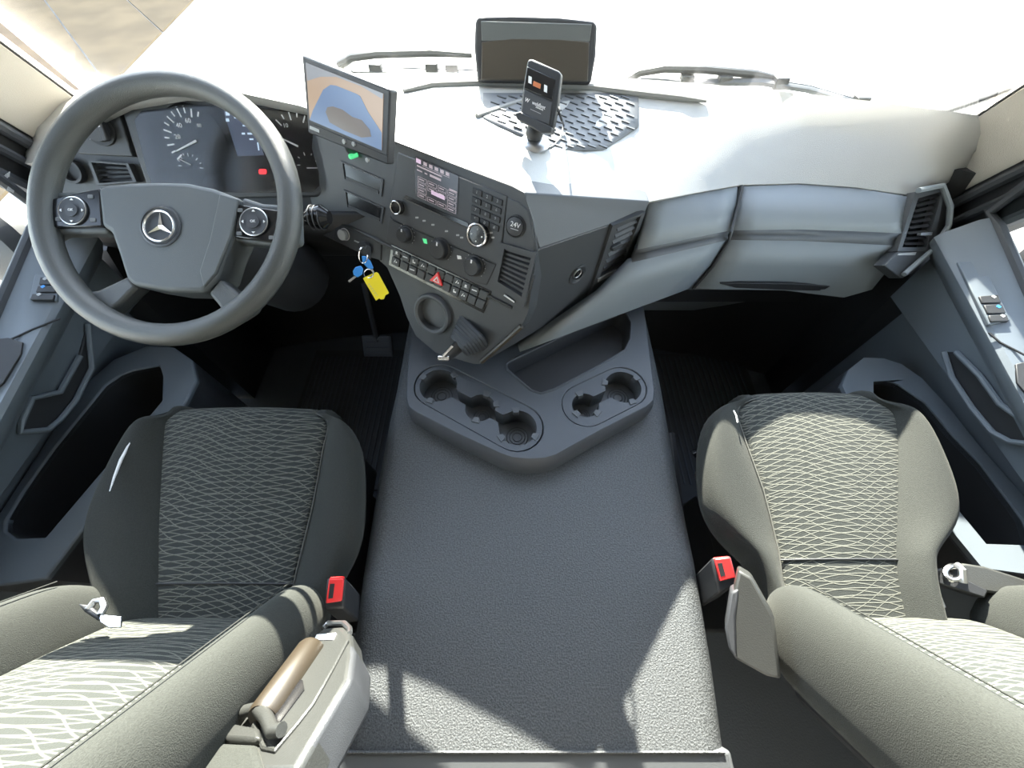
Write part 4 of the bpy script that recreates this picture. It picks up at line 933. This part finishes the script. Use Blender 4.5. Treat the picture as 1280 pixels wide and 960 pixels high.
# belt anchor at the right of the passenger seat
an = thing('belt_anchor', 'black belt bracket with chrome loop right of the passenger seat', 'belt anchor', at(1215, 730, X=.86))
PB = Pl(at(1210, 725, X=.86), (-.15, -.1, .97), up=(0, 1, 0))
part('anchor_rail', G().plate(PB, [(1160, 712), (1180, 710), (1236, 738), (1232, 748), (1168, 728)], -.02, .004), M_black, an, bev=.003)
part('anchor_arm', G().plate(PB, [(1185, 712), (1205, 704), (1232, 708), (1300, 730), (1310, 745), (1245, 742), (1205, 735)], -.03, .0), M_armcover, an, bev=.004)
part('anchor_strap', G().plate(PB, [(1160, 722), (1168, 722), (1184, 760), (1172, 766)], -.02, .0), M_rubber, an, bev=.002)
part('chrome_loop', G().tube([PB.p(1192+11*math.cos(a), 716+9*math.sin(a), .010+.004*math.sin(a)) for a in [i*math.pi/10 for i in range(20)]], .0045, 8, closed=True), M_chrome, an)
part('loop_pin', G().tube([PB.p(1196, 706, .012), PB.p(1203, 712, .02), PB.p(1204, 728, .012)], .006, 8), M_steel, an)
# seat slide lever beside passenger seat
lv = thing('seat_rail', 'black seat slide rail between the tunnel and the passenger seat', 'seat rail', at(862, 600, X=.40))
part('rail_bar', G().tube([V((.41, .42, .44)), V((.40, .2, .40)), V((.41, .0, .36))], .018, 8, flat=.8), M_black, lv)
part('rail_hook', G().tube([at(866, 568, Z=.46), at(876, 562, Z=.47), at(880, 575, Z=.45)], .010, 8), M_gloss, lv)

# ================================================================ THINGS ON THE DASH
mon = thing('rear_view_monitor', 'thin black rear view monitor showing a blue heap, on the dash right of the wheel', 'monitor', at(432, 150, Y=.80))
MA, MB, MC = at(377, 69, Y=.835), at(488, 112, Y=.725), at(385, 165, Y=.80)
PMn = Pl3(MA, MB, MC)
ml = [(377, 68), (488, 112), (484, 192), (385, 150)]
part('housing', G().plate(PMn, [(377, 68), (488, 112), (484, 206), (385, 166)], -.018, 0), M_dark, mon, bev=.003)
msq = [(382, 78), (479, 117), (477, 188), (387, 150)]
scn = part('screen', G().plate(PMn, msq, -.002, .0008), M_scrtan, mon, flat=True, label='lit monitor picture of blue heap on tan ground')
def scr(pts, m, h): part('screen_image', G().plate(PMn, pts, h-.0004, h), m, scn, flat=True)
scr([(382, 78), (479, 117), (478, 124), (452, 108), (420, 96), (400, 96), (384, 101)], M_scrgrey, .0014)
scr([(391, 138), (396, 128), (404, 112), (413, 106), (420, 107), (445, 117), (450, 120), (460, 140), (472, 158), (477, 166), (477, 188), (432, 169), (387, 150)], M_scrblue, .0014)
scr([(407, 140), (409, 134), (416, 133), (428, 137), (440, 146), (452, 150), (462, 162), (464, 171), (452, 172), (430, 163), (412, 153)], M_scrbrown, .0019)
part('button_strip', G().plate(PMn, [(385, 153), (484, 195), (484, 204), (386, 164)], -.001, .0015), M_black, mon, flat=True)
part('badge', G().plate(PMn, [(387, 157), (399, 162), (399, 166), (387, 161)], .001, .0025), M_grey, mon, flat=True)
for x, y in ((431, 177), (443, 180), (460, 200)): part('monitor_button', G().lathe([(.004, 0), (.004, .003), (0, .0035)], PMn.p(x, y, .001), PMn.n, 12), M_grey, mon)
part('green_knob', G().lathe([(.005, 0), (.005, .016), (.004, .018), (0, .018)], PL.p(446, 193, .002), V((-.55, -.7, .1)), 12), M_green, mon, label='small green glowing knob under the screen')
part('monitor_stand', G().tube([PMn.p(435, 170, -.012), PL.p(440, 185, .0)], .014, 10), M_black, mon)

bxp = at(670, 104, Y=1.10); box = thing('black_display_box', 'large black display box standing at the windscreen in the dash middle', 'display box', V((bxp.x, 1.11, .945)))
PBx = Pl3(at(597, 101, Y=1.08), at(741, 103, Y=1.08), at(670, 24, Y=1.13))
bo = [(597, 102), (593, 60), (594, 26), (598, 20), (640, 19), (700, 21), (742, 26), (747, 31), (745, 70), (739, 104)]
part('housing', G().plate(PBx, bo, -.07, 0), M_dark, box, bev=.008, seg=3)
part('front_panel', G().plate(PBx, [(601, 100), (602, 52), (640, 47), (700, 48), (737, 52), (735, 102)], -.001, .004), M_hazed, box, bev=.003, label='glossy black front panel')
part('sloped_hood', G().prism([PBx.p(x, y, h) for x, y, h in ((602, 51, .004), (737, 52, .004), (740, 30, .002), (601, 26, .002))], [PBx.p(x, y, -.006) for x, y in ((602, 51), (737, 52), (740, 30), (601, 26))]), M_hub, box, bev=.002)  # lighter grey carries the haze and sheen on the hood

dv = thing('toll_device', 'small upright black telematics device on a swivel mount on the dash', 'device', at(668, 178, Z=.92))
M0 = dtop(668, 181); DA, DB, DCc = at(655, 78, Y=M0.y+.045), at(700, 96, Y=M0.y+.005), at(650, 145, Y=M0.y+.0)
PD = Pl3(DA, DB, DCc)
do = [(659, 75), (664, 73), (698, 88), (701, 92), (697, 128), (692, 158), (686, 162), (654, 148), (650, 142), (654, 105)]
part('device_body', G().plate(PD, do, -.016, .0), M_black, dv, bev=.004, seg=3)
up_ = part('upper_face', G().plate(PD, [(659, 83), (694, 99), (690, 126), (655, 110)], -.001, .0022), M_gloss, dv, bev=.001)
part('lower_face', G().plate(PD, [(655, 112), (690, 128), (686, 156), (652, 142)], -.001, .0022), M_dark, dv, bev=.001)
for x, y in ((662.5, 100), (682, 111)): part('device_key', G().plate(PD, [(x-1.8, y-5.5), (x+2, y-3.7), (x+1.6, y+5), (x-2.2, y+3.2)], .002, .0036), M_white, up_, flat=True)
part('device_display', G().plate(PD, [(667, 101), (676, 105), (675, 111), (666, 107)], .002, .0032), M_orange, up_, flat=True)
lo_ = [o for o in dv.children if o.name.startswith('lower_face')] or list(dv.children)[-1:]
LF = bpy.data.objects[[o.name for o in bpy.data.objects if o.name.startswith('lower_face')][0]]
ua, va = PD.uv(669, 130); ub, vb = PD.uv(677, 133.5); rt = math.atan2(vb-va, ub-ua)
text('webfleet', PD, *PD.uv(673.5, 131.5, .0022), .0082, M_white, LF, h=.0026, rot=rt)
text('solutions', PD, *PD.uv(674.5, 135.5, .0022), .0045, M_white, LF, h=.0026, rot=rt)
text('W', PD, *PD.uv(659, 125.5, .0022), .009, M_white, LF, h=.0026, rot=rt)
part('print_line', G().plate(PD, [(663, 136), (676, 142), (676, 142.6), (663, 136.6)], .002, .003), M_grey, LF, flat=True)
part('cradle', G().plate(PD, [(643, 142), (650, 139), (690, 159), (688, 166), (676, 166), (646, 149)], -.018, .004), M_black, dv, bev=.002)
mb = M0
part('ball_joint', G().lathe([(0, 0), (.010, .002), (.016, .008), (.018, .016), (.015, .026), (.009, .032), (.009, .05), (0, .05)], mb+V((0, 0, .006)), V((-.05, .05, 1)), 20), M_black, dv)
part('mount_base', G().lathe([(.030, 0), (.031, .004), (.026, .010), (.012, .014), (0, .014)], mb, (0, -.1, 1), 24), M_steel, dv, label='silver round mount base')
part('cable', G().tube([PD.p(696, 132, -.012), PD.p(702, 150, -.02), dtop(704, 164)+V((0, 0, .012)), dtop(700, 176)+V((0, 0, .004)), dtop(692, 184)+V((0, 0, .003)), dtop(684, 188)+V((0, 0, .003))], .0022, 6), M_rubber, dv)
part('cable_clip', G().plate(PD, [(691, 132), (696, 126), (698, 136), (694, 143)], -.02, -.004), M_gloss, dv, bev=.001)

# wipers outside the windscreen
def wiper(name, label, arm_px, blade_px, bump):
    t = thing(name, label, 'wiper', onscreen(*arm_px[0], .06))
    part('wiper_arm', G().tube([onscreen(x, y, .05) for x, y in arm_px], [.011]+[.009]*(len(arm_px)-2)+[.006], 8), M_black, t)
    part('wiper_blade', G().tube([onscreen(x, y, .03) for x, y in blade_px], .007, 6, flat=1.6), M_rubber, t)
    part('wiper_spine', G().tube([onscreen(x, y-3, .04) for x, y in blade_px[1:-1]], .005, 6), M_dark, t)
    for x, y in bump: part('blade_clip', G().box(onscreen(x, y, .036), (.016, 0, 0), (0, .012, 0), (0, 0, .012)), M_black, t, bev=.002)
wiper('windscreen_wiper', 'black windscreen wiper lying across the right half of the glass', [(782, 102), (800, 91), (830, 86), (880, 87), (945, 93), (975, 99)], [(800, 101), (870, 104), (950, 103), (1010, 112), (1080, 132), (1147, 159)], [(858, 100), (905, 101), (975, 103), (1075, 127)])
wiper('windscreen_wiper', 'black windscreen wiper behind the monitor on the left half of the glass', [(424, 82), (440, 72), (470, 68), (540, 66), (590, 69)], [(440, 90), (500, 90), (560, 92), (640, 94), (740, 97)], [(470, 86), (540, 85), (565, 86), (720, 94)])
# mirrors
def mirror(sg, label, px, py, X):
    c = at(px, py, X=X); t = thing('door_mirror', label, 'mirror', c)
    part('mirror_shell', G().lathe([(0, -.07), (.07, -.06), (.115, -.02), (.12, .02), (.10, .05), (0, .055)], c, V((-sg*.3, .8, -.2)), 24), M_black, t)
    part('mirror_glass', G().lathe([(.098, 0), (.098, .006), (0, .008)], c+V((sg*.012, -.045, .01)), V((-sg*.3, -.8, .2)), 24), M_chrome, t)
    part('mirror_arm', G().tube([c+V((0, .02, -.08)), V((sg*1.14, c.y+.05, c.z-.10))], .018, 8), M_black, t)
mirror(-1, 'rounded black mirror outside the left door window', 0, 308, -1.42)
mirror(1, 'rounded black mirror outside the right door window', 1283, 345, 1.36)
# etched mark on the left door glass
mk = G(); PE = Pl((-1.073, .7, .9), (1, 0, 0))
for pts in (((12, 229), (20, 233), (17, 241), (9, 237)), ):
    mk.plate(PE, pts, .0, .001)
wl_ = bpy.data.objects['window_2']
part('etched_mark', mk, M_grey, wl_, flat=True)
mk = G()
for i in range(4): mk.plate(PE, [(4+i*2.2, 226-i*1.5), (5.4+i*2.2, 225.4-i*1.5), (6+i*2.2, 219-i*1.5), (4.6+i*2.2, 219.4-i*1.5)], 0, .001)
part('etched_mark', mk, M_grey, wl_, flat=True)
# footwells: pedals and mats
mt1 = G(); mt1.abox(-.86, -.34, .40, 1.02, .002, .012)
fm = thing('driver_floor_mat', 'black ribbed rubber mat in the driver footwell', 'floor mat', (-.6, .7, .002))
part('mat_sheet', mt1, M_rubber, fm, bev=.004)
fp = thing('passenger_floor_mat', 'black ribbed rubber mat in the passenger footwell', 'floor mat', (.75, .7, .002))
part('mat_sheet', G().abox(.44, 1.0, .35, 1.0, .002, .012), M_rubber, fp, bev=.004)
for (x0, x1), par in (((-.84, -.36), fm), ((.46, .98), fp)):
    g = G()
    for i in range(24): g.abox(x0+(x1-x0)*i/24, x0+(x1-x0)*i/24+.006, .42, .98, .0115, .016)
    part('mat_rib', g, M_carpet, par, flat=True, kind='stuff')
def pedal(label, cx, cy, cz, w_, h_, tilt, ribs, ar):
    t = thing('pedal', label, 'pedal', (cx, cy, cz)); d = V((0, math.sin(tilt), math.cos(tilt))); n_ = V((0, -math.cos(tilt), math.sin(tilt)))
    part('pedal_pad', G().box((cx, cy, cz), (w_, 0, 0), d*h_, n_*.008), M_rubber, t, bev=.004)
    for i in range(ribs): part('pedal_rib', G().box(V((cx, cy, cz))+d*h_*(-.75+1.5*i/(ribs-1))+n_*.009, (w_*.85, 0, 0), d*.006, n_*.003), M_dark, t, flat=True)
    part('pedal_arm', G().tube([V((cx, cy, cz))-n_*.008, V((cx, cy+.10, cz+ar))], .012, 8), M_black, t)
pedal('wide black brake pedal in the driver footwell', -.50, .88, .22, .055, .04, R(40), 4, .22)
pedal('tall black accelerator pedal beside the tunnel', -.375, .80, .10, .036, .10, R(50), 6, .05)

part('worn_seam', G().tube([at(x, y, Z=.600) for x, y in ((170, 543), (160, 558), (151, 575), (143, 596), (137, 614))], [.0008, .0024, .003, .0022, .0008], 6), M_white, sL, label='worn white edge of the seat cushion')
part('loose_thread', G().tube([at(x, y, Z=.600) for x, y in ((917, 513), (920, 519), (922, 528))], .0016, 5), M_white, sR)
